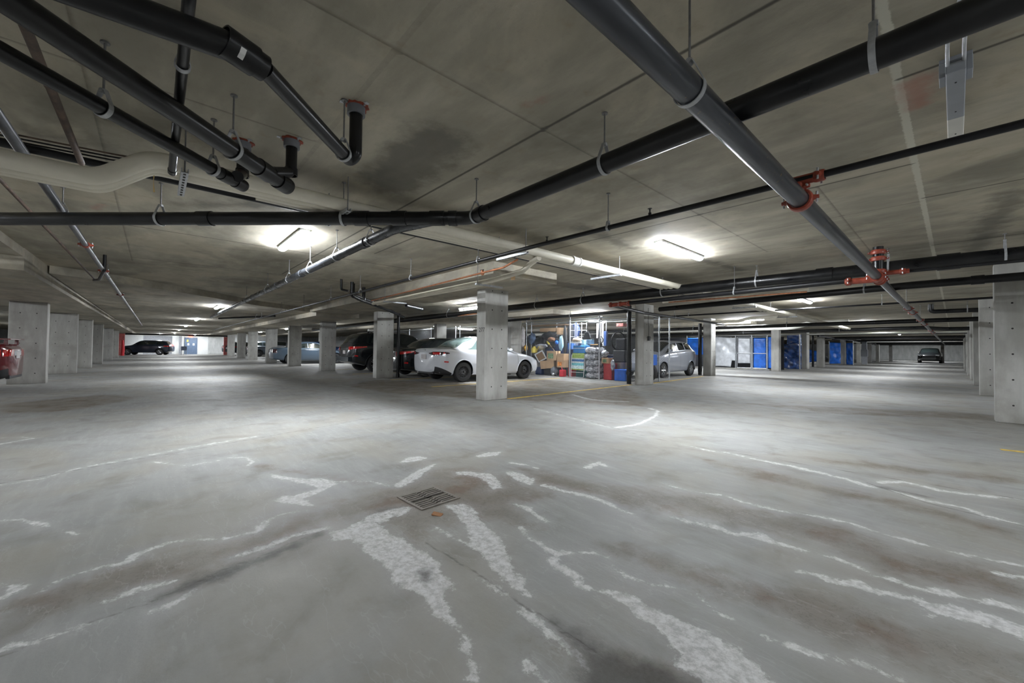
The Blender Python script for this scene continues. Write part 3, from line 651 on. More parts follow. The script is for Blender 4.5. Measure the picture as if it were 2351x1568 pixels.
# P2 black drain with 45 degree turn
pipe('drain_pipe', 'long black drain pipe crossing the whole view with a 45 degree bend in the middle', [(2.2, 2.0, 2.25), (-2.86, 2.03, 2.21), (-3.05, 1.84, 2.205), (-8.9, -4.1, 2.17)] and [(2.4, 2.02, 2.215), (-2.80, 2.02, 2.20), (-8.6, -3.95, 2.20)], .057, MBLK, n=26, elbow=True,
     couplings=[(1, .035), (1, .075), (1, .115), (1, .285)], hangers=[(0, .50), (0, .735), (0, .985), (1, .135), (1, .335), (1, .525)])
# P3 branch
pipe('drain_pipe', 'grey sheened branch pipe running from the bend down the left aisle', [(-3.0, 1.80, 2.19), (-3.5, 1.66, 2.19), (-19.6, 1.66, 2.19)], .050, MSIL if False else mat('dark_grey_drain', (.03, .033, .038), .28, var=.25, scale=4, metal=.2), n=22,
     couplings=[(1, .045), (1, .20), (1, .30), (1, .45)], hangers=[(1, .035), (1, .10), (1, .17), (1, .245), (1, .35), (1, .5)])
# P4 sprinkler branch along X
pipe('sprinkler_pipe', 'thin black sprinkler pipe crossing above the large grey pipe and down the left aisle', [(3, 3.15, 2.20), (-.57, 3.13, 2.20), (-2.94, 3.08, 2.20), (-36, 3.16, 2.18)], .022, MDST, n=14,
     hangers=[(1, .66), (2, .035), (2, .09), (2, .155), (2, .21), (2, .28), (2, .36), (2, .46)])
for (px, py, lab) in ((1492, 487, 'nearest sprinkler head standing on the thin black pipe'), (1256, 545, 'sprinkler head on the thin pipe left of the trapeze'), (655, 700, 'far sprinkler head above the thin pipe in the left aisle')):
    p = aty(px, py, 3.10); s = thing('fire_sprinkler', lab, 'sprinkler', (p[0], 3.10, 2.21))
    MB().cyl((0, 0, .012), .013, .03).cyl((0, 0, .045), .006, .03).build('body', MDST, s); MB().cyl((0, 0, .062), .018, .003).build('deflector', MDST, s)
# P5 / P6 / P7
pipe('drain_pipe', 'thick black drain pipe along the beam behind the front column, dusty on top', [(3.6, 7.61, 2.26), (-3.41, 7.49, 2.245), (-26.5, 7.31, 2.13)], .092, MBLK, n=26,
     couplings=[(0, .70), (0, .52)], hangers=[(0, .455), (0, .60), (0, .83), (1, .02), (1, .105), (1, .17), (1, .26), (1, .35)])
pipe('sprinkler_main_pipe', 'black sprinkler main just below the thick drain pipe on the right', [(-.95, 7.20, 2.08), (-4.66, 7.55, 2.08)], .040, MDST, hangers=[(0, .42)])
pipe('sprinkler_pipe', 'thin black pipe leading right from the red fitting cluster', [(-.45, 7.2, 2.13), (3.0, 7.3, 2.13)], .020, MDST)
e = thing('red_pipe_fitting', 'red grooved tee and couplings above the corner column of the wire cage', 'fitting', (-4.66, 7.55, 2.08))
MB().tube([(0, 0, 0), (-.48, .03, 0)], .042, 16).tube([(-.12, 0, 0), (-.12, .2, 0)], .04, 14).build('tee', MRED, e, smooth=True)
for t_ in (0, -.22, -.46): red_coupling((t_, 0, 0), (1, 0, 0), .042, e)
pipe('drain_pipe', 'black pipe crossing the right aisle behind the red cluster', [(3.2, 9.35, 2.22), (-.5, 9.3, 2.2), (-5.2, 9.9, 2.16)], .062, MBLK, hangers=[(0, .55), (1, .12)], couplings=[(0, .8)])
pipe('sprinkler_pipe', 'grey pipe running diagonally past the cage corner column to the next column', [(-5.15, 7.62, 2.09), (-5.85, 10.2, 2.13), (-6.45, 17.7, 2.2)], .042, MDST, hangers=[(1, .3)])
pipe('sprinkler_pipe', 'thin dark pipe beyond the red cluster with a sprinkler head', [(3, 13.4, 2.3), (-9, 13.4, 2.27)], .024, MDST, hangers=[(0, .35), (0, .55), (0, .75)])
pipe('drain_pipe', 'short black pipe with a down elbow near the pale ceiling seam', [(3, 16.6, 2.28), (-.45, 16.6, 2.28), (-.45, 16.6, 2.5)], .06, MBLK, hangers=[(0, .8)])
pipe('drain_pipe', 'black drain pipe crossing the right aisle, second beyond the cluster', [(3, 19.3, 2.2), (-16, 19.3, 2.12)], .075, MBLK, hangers=[(0, .2), (0, .4), (0, .6), (0, .8)])
pipe('drain_pipe', 'black pipe with a kink crossing the right aisle farther away', [(3, 26.5, 2.2), (-.3, 26.5, 2.2), (-1, 26.5, 2.28), (-16, 26.3, 2.15)], .085, MBLK, hangers=[(2, .2), (2, .5)])
for k, (y, z_, r_, m_) in enumerate(((22.6, 2.36, .02, MDST), (29.5, 2.36, .025, MDST), (31.5, 2.25, .05, MINSW), (34.5, 2.3, .04, MDST), (38, 2.2, .07, MBLK), (43, 2.25, .06, MDST), (48, 2.2, .08, MBLK), (54, 2.25, .06, MINSW), (58, 2.2, .07, MBLK), (64, 2.2, .08, MDST), (70, 2.2, .08, MBLK))):
    pipe('cross_pipe', '%s pipe crossing the far right aisle, %s of the small distant ones' % ('pale' if m_ is MINSW else 'dark', ords[k]), [(3, y, z_), (-7+(-6 if k < 4 else 0), y, z_-.02)], r_, m_, n=12)
# upper left pipes
d45 = Vector((-.66, .751, 0)).normalized()
def seg(px0, py0, px1, py1, z): a, b = at(px0, py0, z), at(px1, py1, z); return tuple(a), tuple(b)
def ext(a, b, L): a, b = Vector(a), Vector(b); return tuple(a+(a-b).normalized()*L)
a, b = seg(120, 68, 655, 425, 2.2); a = ext(a, b, .28); a2 = ext(a, b, .02)
pipe('drain_pipe', 'thickest black capped drain pipe slanting across the upper left', [ext(a, b, 1.4), a, b], .050, MBLK, n=28, hangers=[(1, .70)], cap=True, couplings=[(1, .86), (0, .97)], labels=[(0, .96)])
c1_ = b
a, b = seg(60, 150, 555, 425, 2.2); a = ext(a, b, .9)
pipe('drain_pipe', 'slimmer black capped drain pipe parallel below the thickest one, upper left', [a, b], .037, MBLK, n=26, hangers=[(0, .57), (0, .88)], cap=True, couplings=[(0, .93)])
a, b = seg(250, 5, 540, 112, 2.22); c_ = at(607, 158, 2.21); d_ = at(806, 352, 2.20); e_ = at(822, 345, 2.21)
pipe('drain_pipe', 'black drain pipe with label and bend at the top left turning toward the ceiling riser', [ext(a, b, 1.2), b, tuple(c_)], .052, MBLK, n=26, labels=[(1, .05)], couplings=[(1, .12)])
rx = at(818, 244, ZC)
pipe('drain_pipe', 'black pipe sloping to an elbow and rising through the red sealed hole', [tuple(c_), (rx[0]-.04, rx[1]-.02, 2.20), (rx[0], rx[1], 2.22), (rx[0], rx[1], ZC)], .037, MBLK, n=24, hangers=[(0, .90)])
def riser(px, py, z0, label, r=.036, lower=None):
    p = at(px, py, ZC); o = thing('riser_pipe', label, 'pipe', (p[0], p[1], z0))
    pts = [(0, 0, ZC-z0), (0, 0, 0)]
    if lower is not None: pts = [(0, 0, ZC-z0), (0, 0, .05)]+[tuple(Vector(q)-Vector((p[0], p[1], z0))) for q in lower]
    MB().tube(bend(pts, .05) if len(pts) > 2 else pts, r, 20).build('pipe_run', MBLK, o, smooth=True)
    collar(o, (0, 0, ZC-z0), r)
    MB().lathe((0, 0, .06), [(-.03, r), (-.03, r*1.14), (.02, r*1.14), (.02, r)], 'z', 20).build('coupling', MBLK, o, smooth=True)
    return o
def collar(o, c, r):
    c = Vector(c)
    MB().lathe(c-Vector((0, 0, .055)), [(0, r*1.05), (0, r*1.4), (.05, r*1.4), (.05, r*1.05)], 'z', 22).build('fire_collar', MGREYC, o, smooth=True)
    b = MB()
    for k in range(3):
        a = k*2.1+.4; b.box((-.012, -.03, -.004), (.012, .03, 0), mtx=Matrix.Translation(c+Vector((math.cos(a), math.sin(a), 0))*r*1.7)@Matrix.Rotation(a+math.pi/2, 4, 'Z'))
        b.cyl(c+Vector((math.cos(a)*r*1.8, math.sin(a)*r*1.8, -.008)), .006, .01)
    b.build('collar_tab', MGAL, o)
    n = 26; vs = []; rnd = random.Random(int(c.length*100)+5)
    for k in range(n):
        a = 2*math.pi*k/n; q = r*(1.5+.55*rnd.random()); vs.append((c.x+q*math.cos(a), c.y+q*math.sin(a)))
    MB().prism(vs, c.z-.007, c.z-.0005).build('firestop_sealant', MFIRE, o)
p = at(818, 244, ZC); o = thing('fire_collar', 'grey fire collar with red sealant around the rightmost pipe hole', 'collar', (p[0], p[1], ZC)); collar(o, (0, 0, 0), .037)
riser(670, 322, 2.24, 'short black riser from the ceiling bending into the thick capped pipe', lower=[Vector(c1_)+Vector((.12, -.10, .02))])
riser(558, 326, 2.24, 'short black riser behind the thick pipe, leftmost of the three', lower=[Vector(b)*1.0+Vector((0, 0, 0)) if False else at(545, 405, 2.21)])
pipe('drain_pipe', 'dark vertical-looking capped pipe seen through the upper left pipes', [(-1.3, .07, 2.37), (-3.42, .066, 2.205)], .021, MBLK, cap=True, hangers=[(0, .45)])
pipe('gas_pipe', 'rusty brown thin pipe passing between the black pipes at the upper left', [(-1.6, -.42, 2.36), (-4.15, -.41, 2.36)], .019, MBRN, couplings=[(0, .55)])
pipe('sprinkler_pipe', 'narrow silver pipe with orange couplings along the left aisle', [(-2.0, -.655, 2.3), (-9, -.65, 2.3), (-34, -.58, 2.3)], .030, MSIL, red=[(0, .74), (1, .02), (1, .19)], hangers=[(0, .5), (1, .05), (1, .25), (1, .5)])
pipe('sprinkler_pipe', 'thin brown pipe left of the silver one ending at a black drop', [(-3.5, -.95, 2.38), (-11.3, -.90, 2.36)], .014, MBRN)
pipe('drop_pipe', 'small black u-shaped drop pipe under the left ceiling', [(-9.2, -.62, ZC), (-9.2, -.62, 2.27), (-10.6, -.78, 2.27), (-11.3, -.90, 2.33)], .022, MDST)
# white insulated pipes along Y
wp = [(-3.53, .052, 'outer thick'), (-3.645, .046, 'middle'), (-3.745, .038, 'inner thin')]
for (x, r_, nm) in wp:
    j = -.28
    pipe('insulated_pipe', 'cream insulated pipe with a jog at left, %s one of the bundle' % nm, [(x, -3.4, 2.10), (x, j, 2.095), (x, j+.24, 2.30), (x, 6, 2.305), (x, 26, 2.29)], r_, MINS, n=20)
pipe('insulated_pipe', 'cream insulated small pipe on the far side of the bundle', [(-3.84, .6, 2.30), (-3.84, 22, 2.29)], .028, MINS, n=16)
o = thing('pipe_clamp_sleeve', 'white expansion sleeve around the near bundle pipe', 'sleeve', (-3.53, 4.35, 2.302)); MB().lathe((0, 0, 0), [(-.09, .052), (-.09, .066), (-.05, .068), (-.05, .062), (.05, .062), (.05, .068), (.09, .066), (.09, .052)], 'y', 22).build('sleeve', MINSW, o, smooth=True)
pipe('gas_pipe', 'black pipe hidden behind the cream pipe bundle', [(-4.22, -3.4, 2.40), (-4.22, 9.5, 2.40)], .028, MDST)
for k, y in enumerate((.13, 1.2, 3.30, 5.3, 8.3, 11.5, 15.5)):
    t = thing('pipe_trapeze', 'slotted steel trapeze channel carrying the cream pipes, %s from the left' % ords[k], 'bracket', (-3.65, y, 2.215))
    c = MB(); c.box((-.32, -.02, 0), (.24, .02, .006)); c.box((-.32, -.02, .006), (.24, -.015, .03)); c.box((-.32, .015, .006), (.24, .02, .03)); c.build('channel', MGAL, t)
    for q in range(9): MB().box((-.29+q*.06, -.007, -.001), (-.26+q*.06, .007, .0005)).build('slot', MHOLE, t)
    for s_ in (-.29, .21): MB().cyl((s_, 0, .15), .0048, .31, 'z', 8).build('rod', MROD, t)
for (k, pts) in enumerate((((-3.2,-3,2.46),(-4.4,1.6,2.46)), ((-3.26,-3,2.44),(-4.5,1.6,2.47)), ((-3.32,-3,2.47),(-4.2,2.2,2.44)))):
    o = MB().tube([at(-60, 290+k*8, 2.45), at(250, 352+k*7, 2.45), at(430+60*k, 385+k*14, 2.45)], .006, 6).build('cable', MDST if k else MBRN)
    tag(o, ['rust coloured cable', 'black cable', 'thin dark cable'][k]+' strung under the slab above the cream pipes at left', 'cable')
o = MB().add([(0,0,0),(.012,0,0),(.004,0,-.09),(.012,.004,-.16),(.002,.004,-.16)], [(0,1,2),(0,2,4),(2,3,4)]).build('hanging_tape', mat('tan_tape', (.50, .36, .16), .7), loc=tuple(at(352, 388, 2.30)))
o.rotation_euler = (0, 0, 1.5); tag(o, 'strip of tan tape dangling from the cream pipes at left', 'tape')
# copper + insulated branch by the drop beam
pipe('insulated_pipe', 'cream insulated branch that elbows down from the bundle and follows the beam', [(-3.53, 3.62, 2.235), (-3.72, 3.66, 2.20), (-3.9, 3.70, 2.13), (-4.6, 3.76, 2.10), (-9.3, 3.88, 2.12)], .036, MINS, n=18)
pipe('insulated_pipe', 'second cream branch pipe beside the first under the beam', [(-4.9, 3.90, 2.10), (-9.3, 3.99, 2.11)], .030, MINS, n=16)
pipe('copper_pipe', 'bare copper pipe above the cream branch along the beam', [(-3.75, 3.45, 2.22), (-4.1, 3.52, 2.18), (-9.3, 3.84, 2.185)], .014, MCOP, n=12)
o = MB().box((-.03, -.002, -.11), (.03, .002, 0)).build('paper_tag', mat('tan_card_tag', (.62, .42, .24), .8), loc=tuple(at(1178, 625, 2.16)), rot=(0, 0, .5)); tag(o, 'tan paper tag hanging from the branch pipe by the front column', 'tag')
for (x, lab) in ((-4.9, 'near'), (-8.2, 'far')):
    t = thing('pipe_trapeze', 'short %s trapeze under the branch pipes at the beam' % lab, 'bracket', (x, 3.9, 2.05)); MB().box((-.02, -.25, 0), (.02, .28, .025)).build('channel', MGAL, t)
    for s_ in (-.22,): MB().cyl((0, s_, .2), .0048, .4, 'z', 8).build('rod', MROD, t)
v = thing('valve', 'small brass valve on the copper pipe beside the beam', 'valve', (-4.65, 3.58, 2.18)); MB().ball((0,0,0), .03).cyl((0,0,.03), .02, .03).build('body', MCOP, v, smooth=True); MB().box((-.05,-.008,.05),(.03,.008,.058)).build('handle', MTRIM, v)
# drain cluster at second column
pipe('drain_pipe', 'black collector pipe passing over the second column top', [(-8.95, 3.25, 2.52), (-8.95, 3.25, 2.22), (-9.4, 3.6, 2.20), (-11.4, 5.35, 2.16), (-12.9, 6.5, 2.14)], .038, MBLK, n=18, elbow=True)
pipe('drain_pipe', 'short black branch beside the collector over the second column', [(-9.15, 3.35, 2.52), (-9.15, 3.35, 2.28), (-9.6, 3.75, 2.26), (-10.4, 4.5, 2.25)], .036, MBLK, n=16, cap=True)
pipe('drain_pipe', 'black riser just right of the collector pipes', [(-9.55, 3.75, 2.52), (-9.55, 3.75, 2.20)], .040, MBLK, n=16)
pipe('drain_pipe', 'slim black riser left of the collector pipes', [(-8.75, 2.95, 2.52), (-8.75, 2.95, 2.30), (-8.6, 3.05, 2.26)], .024, MBLK, n=14)
pipe('drain_pipe', 'silver sheened stub pipe ending right of the second column', [(-10.1, 5.15, 2.24), (-10.6, 5.9, 2.23)], .042, MSIL, n=16, cap=True)
pipe('rain_leader', 'dark vertical leader pipe against the right side of the second column', [(-13.25, 6.47, 2.3), (-13.25, 6.47, .02)], .055, MBLK, n=18, couplings=[(0, .82), (0, .97)])
pipe('rain_leader', 'dark vertical leader pipe against the cage corner column', [(-6.85, 11.12, 2.48), (-6.85, 11.12, .02)], .07, MBLK, n=18, couplings=[(0, .86)])
o = thing('cleanout', 'round black cleanout plug on the leader pipe by the blue bin', 'fitting', (-6.80, 11.02, .36)); MB().cyl((0, -.03, 0), .055, .06, 'y', 18).build('plug', MBLK, o, smooth=True)
pipe('drain_pipe', 'black elbowed pipe feeding the leader at the cage corner', [(-12.5, 11.0, 2.26), (-6.95, 11.05, 2.3), (-6.85, 11.12, 2.3)], .05, MBLK, n=16, hangers=[(0, .25), (0, .6)])
pipe('rain_leader', 'dark vertical leader pipe against the column behind the silver hatchback', [(-7.55, 18.0, 2.3), (-7.55, 18.0, .02)], .075, MBLK, n=16, couplings=[(0, .9)])
pipe('rain_leader', 'dark vertical pipe beside the fifth right aisle column', [(-6.95, 35.9, 2.4), (-6.95, 35.9, .02)], .07, MBLK, n=12)
pipe('insulated_pipe', 'thick cream insulated pipe running left to right over the tarps', [(-22, 21.4, 2.18), (-4.9, 21.3, 2.18), (-4.2, 21.2, 2.34), (-2.9, 21.2, 2.36)], .10, MINSW, n=22)
pipe('insulated_pipe', 'cream insulated pipe with an s-bend above the silver hatchback column', [(-6.6, 16.8, 2.26), (-5.6, 16.9, 2.26), (-5.2, 16.9, 2.36), (-4.3, 16.9, 2.36)], .055, MINS, n=18)
pipe('copper_pipe', 'copper pipe beside a cream pipe beyond the thick drain on the right', [(-4.6, 9.2, 2.24), (-1.9, 9.35, 2.24)], .015, MCOP, n=12)
pipe('insulated_pipe', 'cream pipe beside the copper line beyond the thick drain', [(-4.8, 9.3, 2.27), (-2.3, 9.45, 2.27), (-1.9, 9.47, 2.30)], .035, MINS, n=16)
pipe('sprinkler_pipe', 'dark horizontal pipe over the parked cars with red elbows', [(-9.6, 8.2, 2.28), (-24, 8.3, 2.25)], .025, MDST, red=[(0, .28), (0, .33)], hangers=[(0, .25), (0, .4)])
pipe('copper_pipe', 'orange ended copper pipe below the lamp left of the front column', [(-9.4, 7.3, 2.14), (-10.9, 7.4, 2.14)], .022, MCOP, n=12)
pipe('sprinkler_pipe', 'grey pipe slanting along the far columns of the right aisle', [(-6.1, 33, 2.18), (-5.9, 60, 2.12)], .06, MDST, n=12)
pipe('cross_pipe', 'dark pipe over the far end of the left aisle', [(-52, -2, 2.09), (-52, 6, 2.09)], .07, MDST, n=12, hangers=[(0, .3), (0, .7)]); pipe('cross_pipe', 'pale pipe over the far end of the left aisle', [(-54, -2, 2.08), (-54, 6, 2.08)], .05, MINSW, n=12, hangers=[(0, .3), (0, .7)])
pipe('cross_pipe', 'short dark pipe hung across the left aisle', [(-21.5, 2.1, 2.26), (-17.8, 3.5, 2.26)], .04, MDST, n=12, ztop=2.37, hangers=[(0, .7)])
# wall box on cage column
o = thing('switch_box', 'small black and grey electrical box with cord on the cage corner column', 'electrical box', (-6.41, 11.5, 1.45))
MB().box((0, -.05, -.07), (.045, .05, .07)).build('box', MTRIM, o, bevel=.005); MB().tube(bend([(.012, 0, .07), (.012, .01, .35), (.012, -.03, .5), (.012, -.02, .95)], .06), .006, 6).build('cord', MTRIM, o)
#PART2
# ------------------------------------------------------------------ cars
def paint(name, c, rough=.3, metal=0.0, coat=.7):
    m, nt, p = newmat(name); p.inputs['Base Color'].default_value = c+(1,); p.inputs['Roughness'].default_value = rough; p.inputs['Metallic'].default_value = metal
    p.inputs['Coat Weight'].default_value = coat; p.inputs['Coat Roughness'].default_value = .06; return m
def smooth1(y, sig):
    k = np.arange(-int(3*sig)-1, int(3*sig)+2); g = np.exp(-k**2/(2*sig*sig)); g /= g.sum()
    return np.convolve(np.pad(y, len(k)//2, mode='edge'), g, mode='valid')
class Body:
    """car body surface lofted from key tables along its length (s = 0 at the rear bumper)"""
    SEG = [(0,1,3),(1,2,2),(2,3,4),(3,4,5),(4,5,5),(5,6,2),(6,7,2),(7,8,7),(8,9,3),(9,10,6)]
    def __init__(b, L, W, ZB, ZS, ZT, YR, step=.02, tumble=.09):
        b.L = L; n = int(L/step)+1; b.s = np.linspace(0, L, n); sg = .045/step
        f = lambda T: smooth1(np.interp(b.s, [t[0] for t in T], [t[1] for t in T]), sg)
        b.w, b.zb, b.zs, b.zt = (smooth1(np.interp(b.s, *zip(*T)), .9) if T is W else f(T) for T in (W, ZB, ZS, ZT))
        rows = []
        for i in range(n):
            w_, zb, zs, zt = b.w[i], b.zb[i], b.zs[i], max(b.zt[i], b.zs[i]+.03)
            g = min(1, max(0, (zt-zs-.05)/.30)); g = g*g*(3-2*g)
            zm = zb+(zs-zb)*.55; yr = min(YR, w_-.15); yg = w_-tumble
            Hh = (yg, zs+.015)
            I = ((1-g)*yg*.80+g*yr, (1-g)*(zs+.02+(zt-zs-.02)*.45)+g*(zt-.075))
            J = ((1-g)*yg*.55+g*(yr-.13), (1-g)*(zs+.02+(zt-zs-.02)*.8)+g*(zt-.022))
            key = [(0, zb), (w_-.16, zb), (w_-.05, zb+.03), (w_-.012, zb+.35*(zs-zb)), (w_, zm), (w_-.018, zs-.05), (w_-.05, zs), Hh, I, J, (0, zt)]
            pts = []
            for (a, c, k) in b.SEG:
                for q in range(k): t = q/k; pts.append(((1-t)*key[a][0]+t*key[c][0], (1-t)*key[a][1]+t*key[c][1]))
            pts.append(key[-1]); rows.append(pts)
        b.R = np.array(rows); b.n = n; b.m = b.R.shape[1]
        b.off = np.cumsum([0]+[k for _, _, k in b.SEG])
        # light smoothing round the section, features kept
        R = b.R.copy()
        for _ in range(2): R[:, 1:-1] = R[:, 1:-1]*.6+.2*(R[:, :-2]+R[:, 2:])
        b.R = R
    def S(b, s, t, side=1, off=0.0):
        """t in key units 0..10"""
        def q(s, t):
            u = min(max(s/b.L, 0), 1)*(b.n-1); i = min(int(u), b.n-2); fu = u-i
            k = min(int(t), 9); v = b.off[k]+(t-k)*(b.off[k+1]-b.off[k]); j = min(int(v), b.m-2); fv = v-j
            p = (b.R[i, j]*(1-fv)+b.R[i, j+1]*fv)*(1-fu)+(b.R[i+1, j]*(1-fv)+b.R[i+1, j+1]*fv)*fu
            return Vector((p[0]*side, s, p[1]))
        p = q(s, t)
        if off:
            e = .04; a = q(min(s+e, b.L), t)-q(max(s-e, 0), t); c = q(s, min(t+.3, 10))-q(s, max(t-.3, 0))
            nn = a.cross(c); nn = nn.normalized() if nn.length > 1e-9 else Vector((0, 0, 1))
            if nn.x*side < 0 or (abs(nn.x) < .02 and nn.z < 0 and t > 7): nn = -nn
            if t > 6.9 and nn.z < 0: nn = -nn
            p = p+nn*off
        return p
    def xz(b, s, z):
        i = int(round(min(max(s/b.L, 0), 1)*(b.n-1))); r = b.R[i][b.off[2]:b.off[7]+1]; zz = np.maximum.accumulate(r[:, 1])
        return float(np.interp(z, zz, r[:, 0]))
    def lamp(b, side, x0, s1, z0, z1, off=.007, nose=False):
        """lamp lens starting on the flat tail at x0 and wrapping round the corner to s1"""
        mb = MB(); cols = []; xe = b.xz(0, (z0(.3)+z1(.3))/2)
        n1, n2 = 6, 14; tot = (xe-x0)+s1+.12
        for k in range(n1): x = x0+(xe-x0)*k/n1; cols.append(('c', x, (x-x0)/tot))
        for k in range(n2+1): s = s1*(k/n2)**1.5; cols.append(('s', s, ((xe-x0)+(s+.12*(k > 0)))/tot))
        vs = []
        for (kd, q, u) in cols:
            u = min(u, 1)
            for j in range(5):
                z = z0(u)+(z1(u)-z0(u))*j/4
                p = Vector((min(q, b.xz(0, z)), -off, z)) if kd == 'c' else Vector((b.xz(q, z)+off, q-off*max(0, 1-q/.15), z))
                vs.append(Vector((p.x*side, b.L-p.y if nose else p.y, p.z)))
        m = len(cols); mb.add(vs, [(i*5+j, i*5+j+1, i*5+5+j+1, i*5+5+j) for i in range(m-1) for j in range(4)]); return mb
    def panel(b, mb, s0, s1, t0, t1, side=1, off=.006, ns=14, nt=6, shape=None, mi=0):
        """patch lying on the surface; s0,s1 may be functions of v (0..1 up) for slanted ends"""
        vs = []
        for j in range(nt+1):
            v = j/nt; a = s0(v) if callable(s0) else s0; c = s1(v) if callable(s1) else s1
            for i in range(ns+1):
                u = i/ns; tt0 = t0(u) if callable(t0) else t0; tt1 = t1(u) if callable(t1) else t1
                vs.append(b.S(a+(c-a)*u, tt0+(tt1-tt0)*v, side, off))
        n = ns+1
        mb.add(vs, [(j*n+i, j*n+i+1, (j+1)*n+i+1, (j+1)*n+i) for j in range(nt) for i in range(ns)], mi); return mb
    def shell(b, wheels, Ra):
        vs = []; idx = {}; mb = MB()
        for side in (1, -1):
            for i in range(b.n):
                for j in range(b.m):
                    if side == -1 and j in (0, b.m-1): idx[(side, i, j)] = idx[(1, i, j)]; continue
                    y, z = b.R[i, j]; idx[(side, i, j)] = len(vs); vs.append([y*side, b.s[i], z])
        inside = [False]*len(vs)
        for k, v in enumerate(vs):
            for (sw, zw) in wheels:
                if abs(v[0]) > .55 and (v[1]-sw)**2+(v[2]-zw)**2 < Ra*Ra: inside[k] = (sw, zw)
        fs = []
        for side in (1, -1):
            for i in range(b.n-1):
                for j in range(b.m-1):
                    q = [idx[(side, i, j)], idx[(side, i+1, j)], idx[(side, i+1, j+1)], idx[(side, i, j+1)]]
                    if sum(1 for a in q if inside[a]) >= 3: continue
                    fs.append(q)
        used = {a for q in fs for a in q}
        for a in used:
            if inside[a]:
                sw, zw = inside[a]; d = math.hypot(vs[a][1]-sw, vs[a][2]-zw) or 1
                if vs[a][2] < zw+.03: vs[a][1] = sw+math.copysign(math.sqrt(max(0, Ra*Ra-(vs[a][2]-zw)**2)), vs[a][1]-sw)
                else: vs[a][1] = sw+(vs[a][1]-sw)*Ra/d; vs[a][2] = zw+(vs[a][2]-zw)*Ra/d
        for i in (0, b.n-1):
            loop = [idx[(1, i, j)] for j in range(b.m)]+[idx[(-1, i, j)] for j in range(b.m-2, 0, -1)]
            fs.append(loop)
        remap = {a: k for k, a in enumerate(sorted({a for q in fs for a in q}))}
        mb.add([vs[a] for a in sorted(remap)], [[remap[a] for a in q] for q in fs]); return mb
def wheel(root, s, side, wx, R, style, wd=.21):
    e = bpy.data.objects.new('wheel', None); COL.objects.link(e); e.parent = root; e.location = (wx*side, s, R)
    w_ = wd/2; o = 1
    MB().lathe((0, 0, 0), [(-w_, R*.62), (-w_*.98, R*.90), (-w_*.7, R*.985), (-w_*.3, R), (w_*.3, R), (w_*.7, R*.985), (w_*.98, R*.90), (w_, R*.62)], 'x', 40).build('tyre', MRUB, e, smooth=True)
    rim = MB(); x = w_*.80*side; rr = R*.63
    if style == 'steel':
        rim.lathe((0, 0, 0), [(x*1.12, rr), (x*1.05, rr*.93), (x*.55, rr*.90), (x*.62, rr*.62), (x*.9, rr*.45), (x*.92, rr*.18), (x*.75, rr*.14), (x*.75, 0)], 'x', 32)
        rim.build('rim', MSTEELW, e, smooth=True); h = MB()
        for k in range(12): a = k*math.pi/6; h.cyl((x*.70, math.cos(a)*rr*.76, math.sin(a)*rr*.76), rr*.07, .02, 'x', 8)
        h.build('rim_holes', MHOLE, e); nb = MB()
        for k in range(5): a = k*2*math.pi/5; nb.cyl((x*.95, math.cos(a)*rr*.28, math.sin(a)*rr*.28), .011, .022, 'x', 8)
        nb.build('lug_nuts', MGAL, e)
    else:
        MB().cyl((x*.2, 0, 0), rr*.98, .01, 'x', 24).build('brake_shadow', MTRIM, e)
        rim.lathe((0, 0, 0), [(x*1.1, rr*1.02), (x*1.12, rr*.97), (x*.85, rr*.90), (x*.25, rr*.90)], 'x', 36)
        ns = {'five': 5, 'six': 6, 'star': 5}[style]
        for k in range(ns):
            a = 2*math.pi*k/ns
            for da in ((-.16, .16) if style != 'six' else (0,)):
                c = Vector((0, math.cos(a), math.sin(a))); o_ = Vector((0, math.cos(a+da*1.3), math.sin(a+da*1.3)))
                rim.tube([Vector((x*.95, 0, 0))+c*rr*.12, Vector((x*.92, 0, 0))+o_*rr*.94], [rr*.12, rr*.085 if style != 'six' else rr*.12], 6)
        rim.cyl((x*.92, 0, 0), rr*.2, .03, 'x', 16); rim.build('rim', MALLOY, e, smooth=True)
    return e
